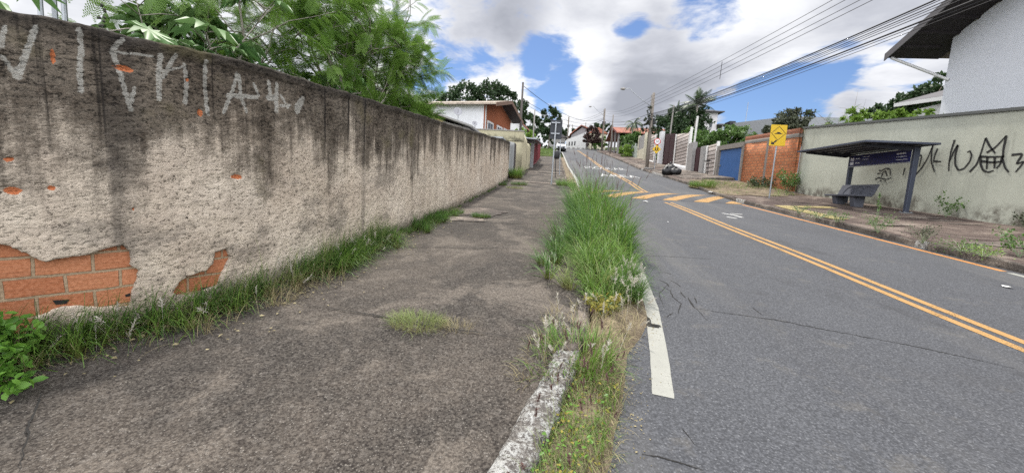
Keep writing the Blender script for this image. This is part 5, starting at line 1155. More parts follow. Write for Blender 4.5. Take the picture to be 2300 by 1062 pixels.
# --- behind the long wall: castor bean plants, feathery trees, dark thicket
def castor(x, y, ztop, nleaf, ls, label, seed, lean=(0, 0)):
    rr = np.random.default_rng(seed); z0 = zr(y)-.15; o = thing('castor_bean_plant', (x, y, z0+.15), label, 'plant', 'castor bean plants behind the wall'); mb = MB(); pt = mb; hub = np.array([x, y, z0+(ztop-z0)*.55]); mb.tube([(x, y, z0), (x+.03, y, (z0+hub[2])/2), hub], [.035, .03, .026], 7)
    br = branches(hub, 5, (ztop-z0)*.42, .75, .8, .02, seed, mb, .1, 5); pos = []; dr = []
    for i in range(nleaf):
        b = br[i % len(br)]; f = .35+.65*rr.random(); j = f*(len(b)-1); k = min(int(j), len(b)-2); p = b[k]+(b[k+1]-b[k])*(j-k); a = rr.random()*6.283; d = np.array([math.cos(a)+lean[0], math.sin(a)+lean[1], .35+.3*rr.random()]); d /= np.linalg.norm(d); e = p+d*(.22+.25*rr.random()); pt.tube([p, (p+e)/2+np.array([0, 0, .02]), e], [.006, .005, .004], 4); pos.append(e); dr.append(d*np.array([1, 1, -.25]))
    mb.build('stem', M['bark_pale'], o, True); pos = np.array(pos); dr = np.array(dr); up = np.array([0, 0, 1.])+rr.normal(size=(nleaf, 3))*.38; V, Q = scatter(PAL, PALF, pos, rot_from(dr, up), ls*(.6+.7*rr.random(nleaf))); leaf_obj('foliage', [(V, Q, np.repeat(rr.random(nleaf), len(PAL)))], M['castor_leaf'], o)
    sd_ = MB()
    for b in br[:2]:
        for k in range(16): q = b[-1]+np.array([0, 0, .02*k])+rr.normal(size=3)*.018; sd_.lathe([(.004, -.012), (.013, 0), (.004, .012)], q, 5)
    sd_.build('seed_spike', paint('dark_seed_pods', (.045, .05, .035), .8), o)
castor(-4.75, 3.15, 3.30, 20, .30, 'leftmost castor bean plant leaning over the top of the mouldy wall', 11, (.2, .1)); castor(-4.5, 4.35, 3.95, 30, .30, 'tall castor bean plant with pale branching stem above the wall', 12); castor(-4.15, 5.9, 3.75, 22, .27, 'castor bean plant with pale lobed leaves in front of the feathery trees', 13, (.4, -.2))
FT = 'feathery leaved trees behind the wall'
feather_tree(-4.9, 5.6, 4.9, 7, 1.5, 560, .34, 'feathery leaved tree behind the castor bean plants, crown out of the frame', 21, group=FT)
feather_tree(-4.5, 7.4, 6.0, 8, 1.9, 660, .38, 'tallest feathery leaved tree arching above the middle of the wall', 22, group=FT, lean=(.5, .1))
feather_tree(-4.4, 9.2, 6.1, 8, 1.9, 560, .40, 'feathery leaved tree whose long sprays reach right against the clouds', 23, group=FT, lean=(.15, .15))
feather_tree(-4.9, 10.6, 4.6, 8, 1.7, 460, .38, 'lower feathery leaved tree drooping over the wall before the yellow house', 24, group=FT, lean=(.3, .2))
feather_tree(-4.8, 10.5, 5.0, 4, 1.9, 110, .40, 'rightmost feathery leaved tree with thin pale sprays beside the cloud gap', 25, group=FT, lean=(.1, .3), spread=.35)
feather_tree(-4.3, 10.0, 4.4, 7, 1.0, 420, .40, 'short bushy feathery tree just above the wall top', 26, group=FT, lean=(.1, 0), spread=.9)
feather_tree(-4.0, 7.2, 3.9, 7, 1.0, 380, .36, 'short feathery sapling right behind the wall below the tall ones', 27, group=FT, lean=(.2, 0), spread=1.0)
crown_tree('thicket', 'dark dense thicket filling the lot behind the wall under the feathery trees', 'bush', (-5.8, 9, zr(9)), [(-5.6+.3*math.sin(k*2.1), 4.6+k*1.15, zr(4.6+k*1.15)+2.1+.25*math.sin(k*1.7), .85, .9, 1.25) for k in range(11)], 9000, .17, 'mid_leaf', 31, False, T=(OVA, OVAF))
crown_tree('broad_tree', 'big dark broad tree standing high behind the orange gabled house', 'tree', (-9, 60, zr(60)), [(-13.5, 60, 14, 3.2, 3, 3.0), (-10.2, 60, 14.8, 3.0, 3, 2.6), (-7.8, 61, 14.2, 2.2, 2.6, 2.4), (-16.5, 60, 13, 3, 3, 2.5), (-11, 58, 12, 4, 3, 2)], 15000, .42, 'dark_leaf', 32, group='background trees on the left', tr=.35)
crown_tree('broad_tree', 'dark tree right of the dark utility pole, behind the red barred gate', 'tree', (-3.2, 58, zr(58)), [(-5.2, 58, 12.6, 1.6, 1.8, 2.0), (-3.4, 58, 11.0, 1.5, 1.6, 1.9), (-4.4, 57, 9.6, 1.8, 1.7, 1.6)], 6500, .34, 'dark_leaf', 33, group='background trees on the left', tr=.2)
crown_tree('slender_tree', 'slender dark green tree on the lawn behind the back of the road sign', 'tree', (-.9, 74, zr(74)), [(-1.0, 74, 15.6, 1.5, 1.3, 1.6), (.4, 74, 15.0, 1.0, 1.2, 1.3), (-1.4, 74, 13.2, 1.2, 1.2, 1.6), (-.3, 74, 12.2, 1.0, 1.0, .8)], 5500, .30, 'dark_leaf', 34, group='background trees on the left', tr=.12)
crown_tree('hedge', 'clipped dark green hedge along the back of the small lawn', 'hedge', (-3, 79, zr(77)), [(-8+k*1.3, 77.6, zr(77)+1.2, .85, .6, 1.25) for k in range(7)], 6000, .22, 'dark_leaf', 35, False)
crown_tree('yellow_bush', 'yellow green bush hanging over the wall under the pale gabled house', 'bush', (-3.2, 46, zr(46)), [(-3.4, 46, 7.9, 1.3, 1.2, .9), (-2.6, 46, 7.4, .9, 1, .8)], 2500, .2, 'bright_leaf', 36, False)

# --- right side
RB = 'trees and bushes on the right side'
crown_tree('dense_tree', 'large dark dense tree behind the slatted walls beside the nearest pole', 'tree', (16, 51, zr(51)), [(15.3, 55.5, 10.6, 2.3, 2.6, 2.2), (16.0, 52, 11.0, 2.4, 2.5, 2.2), (15.9, 48.5, 10.3, 2.0, 2.4, 2.1), (15.0, 52, 8.6, 2.6, 3.4, 1.8), (15.2, 48, 8.3, 1.8, 2.4, 1.6)], 19000, .30, 'dark_leaf', 41, group=RB, tr=.25)
crown_tree('loose_tree', 'yellowish green loose tree under the palm right of the dark tree', 'tree', (15.6, 43.5, zr(43)), [(15.4, 45.4, 8.0, 1.4, 1.5, 1.6), (15.8, 43.6, 7.3, 1.4, 1.5, 1.4), (15.4, 42, 7.0, 1.2, 1.4, 1.2)], 6500, .24, 'mid_leaf', 42, group=RB, tr=.14)
crown_tree('bushy_tree', 'olive green spreading bush above the slatted wall and blue gate', 'tree', (16.3, 38.5, zr(38)), [(16.2, 40.2, 7.0, 1.6, 1.7, 1.2), (16.6, 37.6, 7.0, 1.6, 1.8, 1.2), (16.2, 38.8, 7.6, 1.3, 1.4, .9)], 8500, .2, M['mid_leaf'], 43, group=RB, tr=.12)
crown_tree('round_tree', 'round dark greyish tree standing behind the brick wall', 'tree', (18.3, 33, zr(33)), [(18.2, 33.8, 7.5, 1.2, 1.25, 1.25), (18.3, 32.5, 7.7, 1.25, 1.25, 1.3), (18.1, 31.5, 7.1, 1.0, 1.0, 1.1), (18.2, 34.8, 7.0, 1.0, 1.0, 1.1), (18.2, 33, 6.6, 1.4, 1.6, .9)], 14000, .17, 'grey_leaf', 44, group=RB, tr=.16, shell=.4)
for k, (x, y, z, r_, n, m_, lab) in enumerate(((15.0, 24.2, 5.75, .75, 900, 'mid_leaf', 'low leafy shrub at the corner where brick and green walls meet'), (15.0, 22.8, 5.6, .65, 900, 'bright_leaf', 'small bright shrub left of the taller feathery one'), (15.0, 21.4, 5.85, .85, 1500, 'bright_leaf', 'taller bright green shrub over the green wall behind the shelter'), (15.1, 20.0, 5.55, .8, 1400, 'bright_leaf', 'middle bright green shrub above the bus shelter'), (15.2, 18.6, 5.4, .75, 1500, 'bright_leaf', 'bright green bushy shrub just left of the white house'))):
    crown_tree('leafy_shrub', lab, 'shrub', (x, y, zr(y)+.3), [(x, y+.35, z, r_*.8, r_, r_*.75), (x+.2, y-.4, z-.1, r_*.7, r_*.8, r_*.6)], n, .13, m_, 50+k, True, RB, tr=.05)
feather_tree(15.4, 22.4, 7.0, 4, 1.05, 46, .42, 'thin feathery sapling sticking up behind the bright shrubs', 58, zr(19)+.3, (FES, FESF), 'mid_leaf', RB, .35, name='feathery_sapling')
crown_tree('far_trees', 'long dark tree crown sloping up behind the grey roofed house', 'tree', (35, 40, zr(40)), [(35, 50-k*1.6, 11.0+k*.26, 1.7, 1.6, 1.0+.06*k) for k in range(7)] , 9000, .36, 'dark_leaf', 45, group=RB, tr=.3)
crown_tree('round_bush', 'round yellow green bush growing on the pavement by the board fence', 'bush', (10.6, 57, zr(57)), [(10.5, 57, zr(57)+.9, 1.15, 1.3, 1.0), (10.9, 58.2, zr(57)+1.1, .8, .9, .8)], 4500, .17, 'bright_leaf', 46, False, RB)
crown_tree('hedge_row', 'mid green bushes in front of the red tiled porch house', 'bush', (12, 64, zr(64)), [(11.7, 58+k*2.3, zr(58+k*2.3)+2.3, 1.1, 1.4, 1.25) for k in range(5)], 6500, .24, 'mid_leaf', 47, False, RB)
crown_tree('dark_red_tree', 'dark reddish round tree at the far junction in front of the houses', 'tree', (8.3, 86, zr(86)), [(8.1, 86, 14.2, 1.5, 1.4, 1.9), (7.6, 86, 13.0, 1.2, 1.2, 1.2), (9.2, 86, 13.4, 1.2, 1.2, 1.5)], 5000, .28, 'red_leaf', 48, group=RB, tr=.16)
crown_tree('garden_bush', 'grey green garden plants beside the dark red tree at the junction', 'bush', (9.9, 88, zr(88)), [(9.6, 87, 12.2, .9, .9, .9), (10.9, 88, 12.8, 1.1, 1, 1.2), (8.9, 85.6, 11.6, .6, .6, .5)], 3500, .26, 'mid_leaf', 49, False, RB)
crown_tree('far_tree', 'distant dark tree tops left of the red roofs at the end of the street', 'tree', (3, 115, zr(115)), [(1.5, 116, 18.6, 2.2, 2, 1.5), (4.5, 116, 18.8, 2.4, 2, 1.3), (-1.5, 116, 18, 2, 2, 1.6)], 3500, .45, 'dark_leaf', 40, group=RB, tr=.3)
crown_tree('far_tree', 'distant dark tree tops behind the cream porch house', 'tree', (13, 112, zr(112)), [(12.5, 112, 20, 1.8, 1.8, 1.1), (14.5, 112, 19.6, 1.8, 1.8, 1.2)], 2500, .42, 'dark_leaf', 39, group=RB, tr=.3)
crown_tree('pole_creeper', 'dark climbing plant hanging on the nearest wooden utility pole', 'plant', (9.0, 38.8, 8.2), [(8.75, 38.8, 8.7, .30, .3, .75), (8.55, 38.8, 8.0, .3, .3, .5), (9.35, 38.8, 7.9, .25, .25, .35), (8.85, 38.8, 9.6, .2, .2, .4)], 900, .14, 'grey_leaf', 38, False)

def palm(x, y, z0, pts, nf, fl, label, seed, droop=1.0, upl=.6, r0=.14):
    rr = np.random.default_rng(seed); o = thing('palm_tree', (x, y, z0), label, 'palm', 'palm trees'); top = np.array(pts[-1], float); MB().tube(pts, [r0*(1-.35*i/(len(pts)-1)) for i in range(len(pts))], 8).build('trunk', M['bark_pale'], o, True)
    parts = []; mbr = MB()
    for k in range(nf):
        a = 2*math.pi*k/nf+rr.random()*.5; el = upl+rr.normal()*.32; d = np.array([math.cos(a)*math.cos(el), math.sin(a)*math.cos(el), math.sin(el)]); L = fl*(.8+.35*rr.random()); p = top.copy(); P = [p.copy()]; n = 14
        for i in range(n): d = d-np.array([0, 0, droop*.11]); d /= np.linalg.norm(d); p = p+d*L/n; P.append(p.copy())
        mbr.tube(P, [.022*(1-.8*i/n)+.004 for i in range(n+1)], 4); P = np.array(P); V = []; Q = []
        for i in range(2, n+1):
            t_ = P[i]-P[i-1]; t_ /= np.linalg.norm(t_); sd_ = np.cross(t_, [0, 0, 1.]); sd_ /= np.linalg.norm(sd_)+1e-6
            for s in (1, -1):
                for h in (0, .5):
                    q = P[i-1]+(P[i]-P[i-1])*h; ll = fl*.26*math.sin(math.pi*min(.97, (i-1)/n*.9+.08)); dd = sd_*s*.8+t_*.55+np.array([0, 0, -.45-.3*rr.random()]); dd /= np.linalg.norm(dd); b = len(V); V += [q-t_*.035, q+t_*.035, q+dd*ll]; Q.append((b, b+1, b+2))
        parts.append((np.array(V), np.array(Q), np.full(len(V), rr.random())))
    mbr.build('frond_stalk', M['stem_green'], o); leaf_obj('frond', parts, M['palm_leaf'], o); return o
pc = onX(1424, 279, 11.6); zb_ = zr(pc[1]+1)
palm(11.4, pc[1]+1, zb_, [(11.35, pc[1]+1, zb_-.2), (11.2, pc[1]+.8, zb_+.9), (11.35, pc[1]+.4, zb_+2.4), pc], 15, 1.9, 'palm with drooping fronds and a curved pale trunk by the board fence', 61, 1.6, .55, .13)
pr = onX(1567, 236, 16.0); palm(16.0, pr[1], zr(pr[1]), [(15.9, pr[1], zr(pr[1])), (15.95, pr[1], 8), pr], 22, 2.3, 'dark spiky palm crown rising over the trees on the right', 62, .62, .8, .14)
pr = onX(1522, 247, 17.5); palm(17.5, pr[1], zr(pr[1]), [(17.5, pr[1], zr(pr[1])), (17.5, pr[1], 9), pr], 11, 1.6, 'thin pale palm crown half hidden left of the spiky one', 63, .9, .8, .14)

# --- grasses
def blades(pos, h, w, lean, az, bend, seg=4, seed=0):
    """curved tapering blades; returns V, quads, t along blade"""
    n = len(pos); rr = np.random.default_rng(seed); el = lean; V = np.zeros((n, seg+1, 2, 3)); dirh = np.stack([np.cos(az), np.sin(az), np.zeros(n)], 1); side = np.stack([-np.sin(az), np.cos(az), np.zeros(n)], 1)*np.cos(rr.random(n)*1.2)[:, None]+dirh*.3
    p = pos.copy(); T_ = np.zeros((n, seg+1, 2))
    for i in range(seg+1):
        f = i/seg; ww = (w*(1-f**1.6)*(.7+.3*min(1, f*4))+.0008)[:, None]; V[:, i, 0] = p-side*ww*.5; V[:, i, 1] = p+side*ww*.5; T_[:, i] = f
        a = el+bend*(f+.5/seg)**1.4; p = p+(dirh*np.sin(a)[:, None]+np.array([0, 0, 1])*np.cos(a)[:, None])*(h/seg)[:, None]
    base = (np.arange(n)*(seg+1)*2)[:, None]; Q = np.concatenate([base+np.array([[2*i, 2*i+1, 2*i+3, 2*i+2]]) for i in range(seg)], 0); return V.reshape(-1, 3), Q, T_.reshape(-1)
def grass_part(name, pos, hm, w, mat, parent, lean=.25, bend=1.0, azc=None, seed=0, hv=.35, out=None):
    rr = np.random.default_rng(seed); n = len(pos); h = hm*(1-hv+2*hv*rr.random(n)); az = rr.random(n)*6.283
    if out is not None: az = np.arctan2(out[:, 1], out[:, 0])+rr.normal(size=n)*.9
    V, Q, T_ = blades(pos, h, w*(.6+.8*rr.random(n)), np.abs(rr.normal(size=n))*lean, az, bend*(.3+1.1*rr.random(n)), 4, seed)
    return np_mesh(name, V, Q, mat, parent, {'t': T_, 'var': np.repeat(rr.random(n), 10)})
M['grass_green'] = m_leaf('green_grass', (.062, .135, .020), (.19, .315, .062), .45, .35, (.17, .17, .05)); M['grass_dark'] = m_leaf('dark_grass', (.036, .098, .020), (.12, .22, .050), .45, .35, (.13, .13, .035))
M['grass_pale'] = m_leaf('pale_grass', (.12, .19, .05), (.29, .31, .12), .6, .3, (.24, .20, .09)); M['grass_dry'] = m_leaf('dry_grass', (.20, .165, .085), (.42, .36, .21), .8, .25); M['seed_purple'] = m_leaf('purple_seed', (.070, .040, .035), (.17, .10, .085), .8, .2); M['seed_white'] = m_leaf('white_seed_fluff', (.38, .35, .29), (.62, .59, .52), .9, .4)
M['yellow_herb'] = m_leaf('yellowing_herb', (.16, .17, .03), (.36, .30, .06), .6, .3); M['herb_leaf'] = m_leaf('herb_leaf', (.055, .15, .018), (.16, .32, .045), .45, .3)
def on_strip(n, y0, y1, x0f, x1f, rr, dz=-.06, zf=None, dens=None):
    y = y0+(y1-y0)*rr.random(n) if dens is None else dens(rr, n); x = np.array([x0f(v) for v in y])+(np.array([x1f(v)-x0f(v) for v in y]))*rr.random(n); z = np.array([(zf or (lambda a, b: zr(b)))(a, b) for a, b in zip(x, y)])+dz; return np.stack([x, y, z], 1)
def spikes(pos, h, name, mat, parent, seed, head=.10, stemw=.0028, lean=.22, fluff=False):
    """seed stalks with a head of many small bristles"""
    rr = np.random.default_rng(seed); n = len(pos); V, Q, T_ = blades(pos, h, np.full(n, stemw), np.abs(rr.normal(size=n))*lean, rr.random(n)*6.283, .35*rr.random(n), 4, seed)
    tips = V.reshape(n, 5, 2, 3).mean(2); P = [V]; F4 = [Q]; TT = [T_]; o = len(V); nb_ = 26 if fluff else 16
    for i in range(n):
        a, b = tips[i, 3], tips[i, 4]; d = b-a; d /= np.linalg.norm(d); hl = head*(.7+.6*rr.random())
        for k in range(nb_):
            c = b-d*hl*(1-k/nb_)+d*hl*.2; e = unit(1, rr)[0]; e = e*(.8 if fluff else .35)+d*.8; e /= np.linalg.norm(e); l = hl*(.35 if fluff else .22)*(.6+.7*rr.random()); s = np.cross(e, d); s = s/(np.linalg.norm(s)+1e-6)*(.0035 if fluff else .004)
            P.append(np.array([c-s, c+s, c+e*l+s*.4, c+e*l-s*.4])); F4.append(np.array([[o, o+1, o+2, o+3]])); TT.append(np.full(4, .8)); o += 4
    V = np.concatenate(P); return np_mesh(name, V, np.concatenate(F4), mat, parent, {'t': np.concatenate(TT), 'var': rr.random(len(V))})
rr = np.random.default_rng(99)
# tall clump on the verge
tg = thing('tall_grass', (.7, 8, zr(8)), 'tall lush green grass clump swallowing the kerb between pavement and road', 'grass')
def clump(y0, y1, n, hm, w, mat, seed, x0=lambda y: kx(y)-.12, x1=lambda y: ax(y)-.05, lean=.28, bend=1.1, zoff=-.06, per=38):
    r_ = np.random.default_rng(seed); p = on_strip(n, y0, y1, x0, x1, r_, zoff); mid = np.array([(x0(v)+x1(v))/2 for v in p[:, 1]]); out = np.stack([(p[:, 0]-mid)*2.5, r_.normal(size=n)*.35], 1)
    nt_ = max(3, n//per); root = p[:nt_]; k_i = r_.integers(0, nt_, n); ang = r_.random(n)*6.283; q = np.stack([np.cos(ang), np.sin(ang)], 1)*(r_.random(n)**.5*.05)[:, None]
    p = root[k_i].copy(); p[:, :2] += q; mid = np.array([(x0(v)+x1(v))/2 for v in p[:, 1]]); out = q*14 + np.stack([(p[:, 0]-mid)*1.6, p[:, 1]*0], 1) + r_.normal(size=(n, 2))*.15
    th_ = .68+.62*r_.random(nt_); hh = (hm(p[:, 1]) if callable(hm) else np.full(n, hm))*th_[k_i]; return grass_part('blade_mass', p, hh, w, mat, tg, lean, bend, None, seed, .3, out)
hprof = lambda y: np.interp(y, [3.7, 4.2, 5, 6, 7.5, 9.5, 11, 12, 14, 17, 21], [.14, .30, .46, .60, .82, .98, .92, .60, .34, .30, .25])
gap_ = lambda p, th, sd_: p[fbm(p[:, 0]*1.3, p[:, 1], .9, 3, sd_) > th]
clump(4.15, 6.6, 1500, lambda y: hprof(y)*1.05, .017, M['grass_green'], 1, bend=2.0, lean=.34, x1=lambda y: ax(y)-.14); clump(6, 11.2, 1900, hprof, .021, M['grass_dark'], 2, x0=lambda y: kx(y)-.34, x1=lambda y: ax(y)-.04, bend=1.35); clump(6.6, 11.3, 1150, lambda y: hprof(y)*1.2, .017, M['grass_green'], 3, lean=.20, bend=1.0)
clump(5.2, 8.5, 900, lambda y: hprof(y)*.9, .018, M['grass_green'], 13, lambda y: kx(y)+.0, lambda y: ax(y)-.10, .42, 1.9); clump(11.3, 21, 800, lambda y: hprof(y)*(fbm(y, y*0, .6, 2, 3) > .45), .018, M['grass_green'], 4, lambda y: kx(y)-.1, lambda y: kx(y)+.3, .4)
clump(4.5, 6.2, 420, .52, .012, M['grass_pale'], 5, lambda y: kx(y)-.34, lambda y: kx(y)+.16, .28, 1.5); clump(3.75, 4.7, 220, .26, .009, M['grass_pale'], 6, lambda y: kx(y)-.1, lambda y: kx(y)+.35, .4, 1.4); clump(4.9, 7.6, 760, .46, .016, M['grass_dark'], 7, lambda y: kx(y)-.78, lambda y: kx(y)-.1, .6, 1.6, -.02)
clump(4.25, 5.2, 600, .36, .014, M['grass_dark'], 8, lambda y: kx(y)+.25, lambda y: ax(y)-.08, .4, 1.5); clump(3.8, 4.7, 260, .22, .006, M['grass_dry'], 9, lambda y: kx(y)+.1, lambda y: ax(y)-.05, .8, 1.8, per=60); clump(4.3, 9, 240, lambda y: hprof(y)*.9, .008, M['grass_dry'], 14, lean=.5, bend=1.6, per=12)
p = on_strip(70, 6, 14, lambda y: kx(y)-.25, lambda y: ax(y)+.15, rr); spikes(p, np.interp(p[:, 1], [6, 9, 14], [1.0, 1.35, 1.3])*(.7+.55*rr.random(70)), 'seed_stalk', M['seed_purple'], tg, 10, .16, .004, .22)
p = on_strip(14, 9, 16, lambda y: kx(y)-.1, lambda y: ax(y)+.1, rr); spikes(p, 1.5+.5*rr.random(14), 'seed_stalk', M['seed_purple'], tg, 11, .2, .0045, .14)
p = on_strip(40, 3.8, 5, lambda y: kx(y)+.2, lambda y: ax(y)-.05, rr); spikes(p, .2+.2*rr.random(40), 'seed_fluff', M['seed_white'], tg, 12, .08, .004, .4, True)
# yellowing herbs at the front of the clump
def herb(name, label, pos, h, r, n, mat, seed, ls=.05, T=(OVA, OVAF), cat='weed', group=None, stems=7):
    r_ = np.random.default_rng(seed); o = thing(name, pos, label, cat, group); mb = MB(); P = []
    for k in range(stems):
        a = 6.283*k/stems+r_.random(); e = np.array(pos)+np.array([math.cos(a)*r*(.4+.6*r_.random()), math.sin(a)*r*(.4+.6*r_.random()), h*(.6+.5*r_.random())]); m_ = (np.array(pos)+e)/2+np.array([0, 0, h*.12]); mb.tube([pos, m_, e], [.005, .004, .0025], 4); P += [(np.array(pos), m_, e)]
    mb.build('stem', M['stem_green'], o); pp = []
    for _ in range(n): a, m_, e = P[r_.integers(stems)]; f = .2+.8*r_.random()**.6; q = a*(1-f)**2+2*m_*f*(1-f)+e*f*f; pp.append(q+r_.normal(size=3)*r*.11)
    d = unit(n, r_)+np.array([0, 0, .1]); up = np.array([0, 0, 1.])+r_.normal(size=(n, 3))*.5; V, Q = scatter(T[0], T[1], np.array(pp), rot_from(d, up), ls*(.5+.8*r_.random(n))); leaf_obj('foliage', [(V, Q, np.repeat(r_.random(n), len(T[0])))], mat, o); return o
herb('yellow_weed', 'yellowing leafy weed at the front foot of the tall grass clump', (.62, 3.95, zr(3.95)-.07), .26, .22, 260, M['yellow_herb'], 71, .045)
# second clump with fluffy and reddish seed heads, in front
cg2 = thing('seeding_grass', (.35, 3.0, zr(3)), 'low green grass tuft with white and reddish seed heads at the end of the broken kerb', 'grass')
p = on_strip(760, 2.62, 3.3, lambda y: kx(y)-.32, lambda y: ax(y)-.10, rr, -.05); p = p[fbm(p[:, 0], p[:, 1], 3.5, 3, 8) > .40]; mid = np.array([.28, 3.05]); grass_part('blade_mass', p, .25, .009, M['grass_green'], cg2, .5, 1.6, None, 21, .4, p[:, :2]-mid); p = on_strip(600, 2.5, 3.9, lambda y: kx(y)-.4, lambda y: ax(y)+.0, rr, -.05); grass_part('dry_blades', p, .20, .006, M['grass_dry'], cg2, .6, 1.3, None, 22, .4, p[:, :2]-mid)
p = on_strip(24, 2.6, 3.7, lambda y: kx(y)-.35, lambda y: ax(y)-.05, rr); spikes(p, .22+.16*rr.random(24), 'seed_fluff', M['seed_white'], cg2, 23, .075, .0032, .4, True); p = on_strip(14, 2.3, 3.4, lambda y: kx(y)-.25, lambda y: ax(y)-.02, rr); spikes(p, .26+.18*rr.random(14), 'seed_stalk', M['seed_purple'], cg2, 24, .055, .0022, .2, True)
# low mixed weeds in the gutter at the bottom of the frame
gu = thing('gutter_weeds', (.25, 2.0, zr(2)), 'low mixed green and yellow weeds filling the gutter beside the white broken kerb', 'weeds')
p = on_strip(1500, 1.2, 2.7, lambda y: kx(y)+.02, lambda y: ax(y)-.01, rr, -.09); p = p[fbm(p[:, 0], p[:, 1], 3.2, 3, 4) > .53]; grass_part('blade_mass', p, .15, .006, M['grass_green'], gu, .6, 1.5, None, 31, .6); p = on_strip(650, 1.2, 2.8, lambda y: kx(y)+.0, lambda y: ax(y)+.03, rr, -.09); grass_part('dry_blades', p, .14, .005, M['grass_dry'], gu, .8, 1.2, None, 32, .5); p = on_strip(500, 1.3, 2.6, lambda y: kx(y)+.02, lambda y: ax(y)-.02, rr, -.09); grass_part('pale_blades', p, .19, .005, M['grass_pale'], gu, .5, 1.1, None, 33, .5)
n = 330; p = on_strip(n, 1.2, 2.7, lambda y: kx(y)+.02, lambda y: ax(y)-.02, rr, -.05); p[:, 2] += rr.random(n)*.08; V, Q = scatter(OVA, OVAF, p, rot_from(unit(n)*np.array([1, 1, .4]), np.array([0, 0, 1.])+rr.normal(size=(n, 3))*.45), .012+.022*rr.random(n)); leaf_obj('small_leaves', [(V, Q, np.repeat(rr.random(n), len(OVA)))], M['yellow_herb'], gu)
n = 260; p = on_strip(n, 1.3, 2.5, lambda y: kx(y)+.02, lambda y: ax(y)-.06, rr, -.05); p[:, 2] += rr.random(n)*.10; V, Q = scatter(OVA, OVAF, p, rot_from(unit(n)*np.array([1, 1, .4]), np.array([0, 0, 1.])+rr.normal(size=(n, 3))*.45), .014+.022*rr.random(n)); leaf_obj('small_leaves', [(V, Q, np.repeat(rr.random(n), len(OVA)))], M['herb_leaf'], gu)
p = on_strip(16, 1.5, 2.6, lambda y: kx(y)-.1, lambda y: ax(y)-.02, rr); spikes(p, .18+.2*rr.random(16), 'seed_stalk', M['seed_purple'], gu, 34, .05, .0022, .25, True)
# grass along the foot of the long wall
wf = thing('wall_grass', (-2.9, 4, zr(4)), 'shaggy grass growing along the foot of the mouldy wall in the foreground', 'grass')
def wfoot(n, y0, y1, wd, hm, w, mat, seed, dens=None, lean=.45, bend=1.5, name='blade_mass', parent=None):
    r_ = np.random.default_rng(seed); p = on_strip(n, y0, y1, lambda y: lx(y)+.0, lambda y: lx(y)+wd, r_, -.01); keep = fbm(p[:, 0]*0+7, p[:, 1], 1.3, 3, seed) > (.36 if dens is None else dens); p = p[keep]; n_ = len(p); rt = p[:max(4, n_//26)]; k_i = r_.integers(0, len(rt), n_); p = np.where((r_.random(n_) < .75)[:, None], rt[k_i]+np.concatenate([r_.normal(size=(n_, 2))*.025, np.zeros((n_, 1))], 1), p); p[:, 0] = np.maximum(p[:, 0], [lx(v)+.01 for v in p[:, 1]]); out = np.stack([np.abs(r_.normal(size=len(p)))+.25, r_.normal(size=len(p))*.9-.1], 1); hh = hm(p[:, 1]) if callable(hm) else np.full(len(p), hm); return grass_part(name, p, hh, w, mat, parent if parent is not None or name == 'sparse_weeds' else wf, lean, bend, None, seed, .4, out)
hw = lambda y: np.interp(y, [1.5, 2.4, 3.2, 4, 5, 5.8, 7, 9], [.46, .42, .36, .36, .44, .46, .26, .14])
wfoot(3600, 1.4, 6.4, .30, hw, .009, M['grass_dark'], 41, .38, .6, 1.7); wfoot(2400, 1.4, 6.2, .46, hw, .009, M['grass_green'], 42, .42, .7, 1.7); wfoot(1700, 1.5, 6.2, .62, lambda y: hw(y)*.75, .006, M['grass_dry'], 43, .36, 1.0, 1.2, 'dry_blades'); wfoot(900, 1.6, 6, .34, lambda y: hw(y)*1.25, .006, M['grass_pale'], 44, .42, .5, 1.0, 'tall_blades')
p = on_strip(46, 1.8, 5.6, lambda y: lx(y)+.12, lambda y: lx(y)+.42, rr, 0); spikes(p, .16+.20*rr.random(46), 'seed_fluff', M['seed_white'], wf, 45, .09, .0035, .5, True)
wg = thing('wall_tuft', (-2.6, 8.6, zr(8.6)), 'drooping green grass tuft at the wall foot halfway along the pavement', 'grass')
wfoot(1700, 6.9, 9.9, .5, lambda y: np.interp(y, [6.9, 7.6, 8.8, 9.9], [.14, .32, .28, .12]), .009, M['grass_dark'], 46, .2, .5, 1.5, 'blade_mass', wg); wfoot(500, 7, 10.5, .3, .16, .008, M['grass_pale'], 47, .3, .6, 1.2, 'pale_blades', wg)
wfoot(900, 10, 22, .15, .10, .010, M['grass_dark'], 48, .48, .5, 1.3, 'sparse_weeds', None)
def tuft(name, label, c, r, n, h, w, mat, seed, lean=.5, bend=1.2, cat='grass tuft', group=None, extra=None):
    r_ = np.random.default_rng(seed); o = thing(name, c, label, cat, group); a = r_.random(n)*6.283; q = r*np.sqrt(r_.random(n)); p = np.stack([c[0]+q*np.cos(a), c[1]+q*np.sin(a)*.8, np.full(n, c[2]-.015)], 1); grass_part('blade_mass', p, h, w, mat, o, lean, bend, None, seed, .4, p[:, :2]-np.array(c[:2])+r_.normal(size=(n, 2))*.02)
    if extra: grass_part('dry_blades', p[:n//3]+np.array([0, 0, .002]), h*.8, w, extra, o, .9, 1.0, None, seed+1, .4)
    return o
G = 'grass tufts in the pavement cracks'
tuft('pale_tuft', 'fine yellow green tuft growing from the crack across the pavement', (-1.1, 3.30, zr(3.3)), .25, 800, .15, .0036, M['grass_pale'], 51, .75, 1.2, group=G); tuft('dry_tuft', 'thin dry brown stalks sprawling beside the yellow green tuft', (-.74, 3.25, zr(3.25)), .14, 110, .16, .003, M['grass_dry'], 52, .9, .8, group=G)
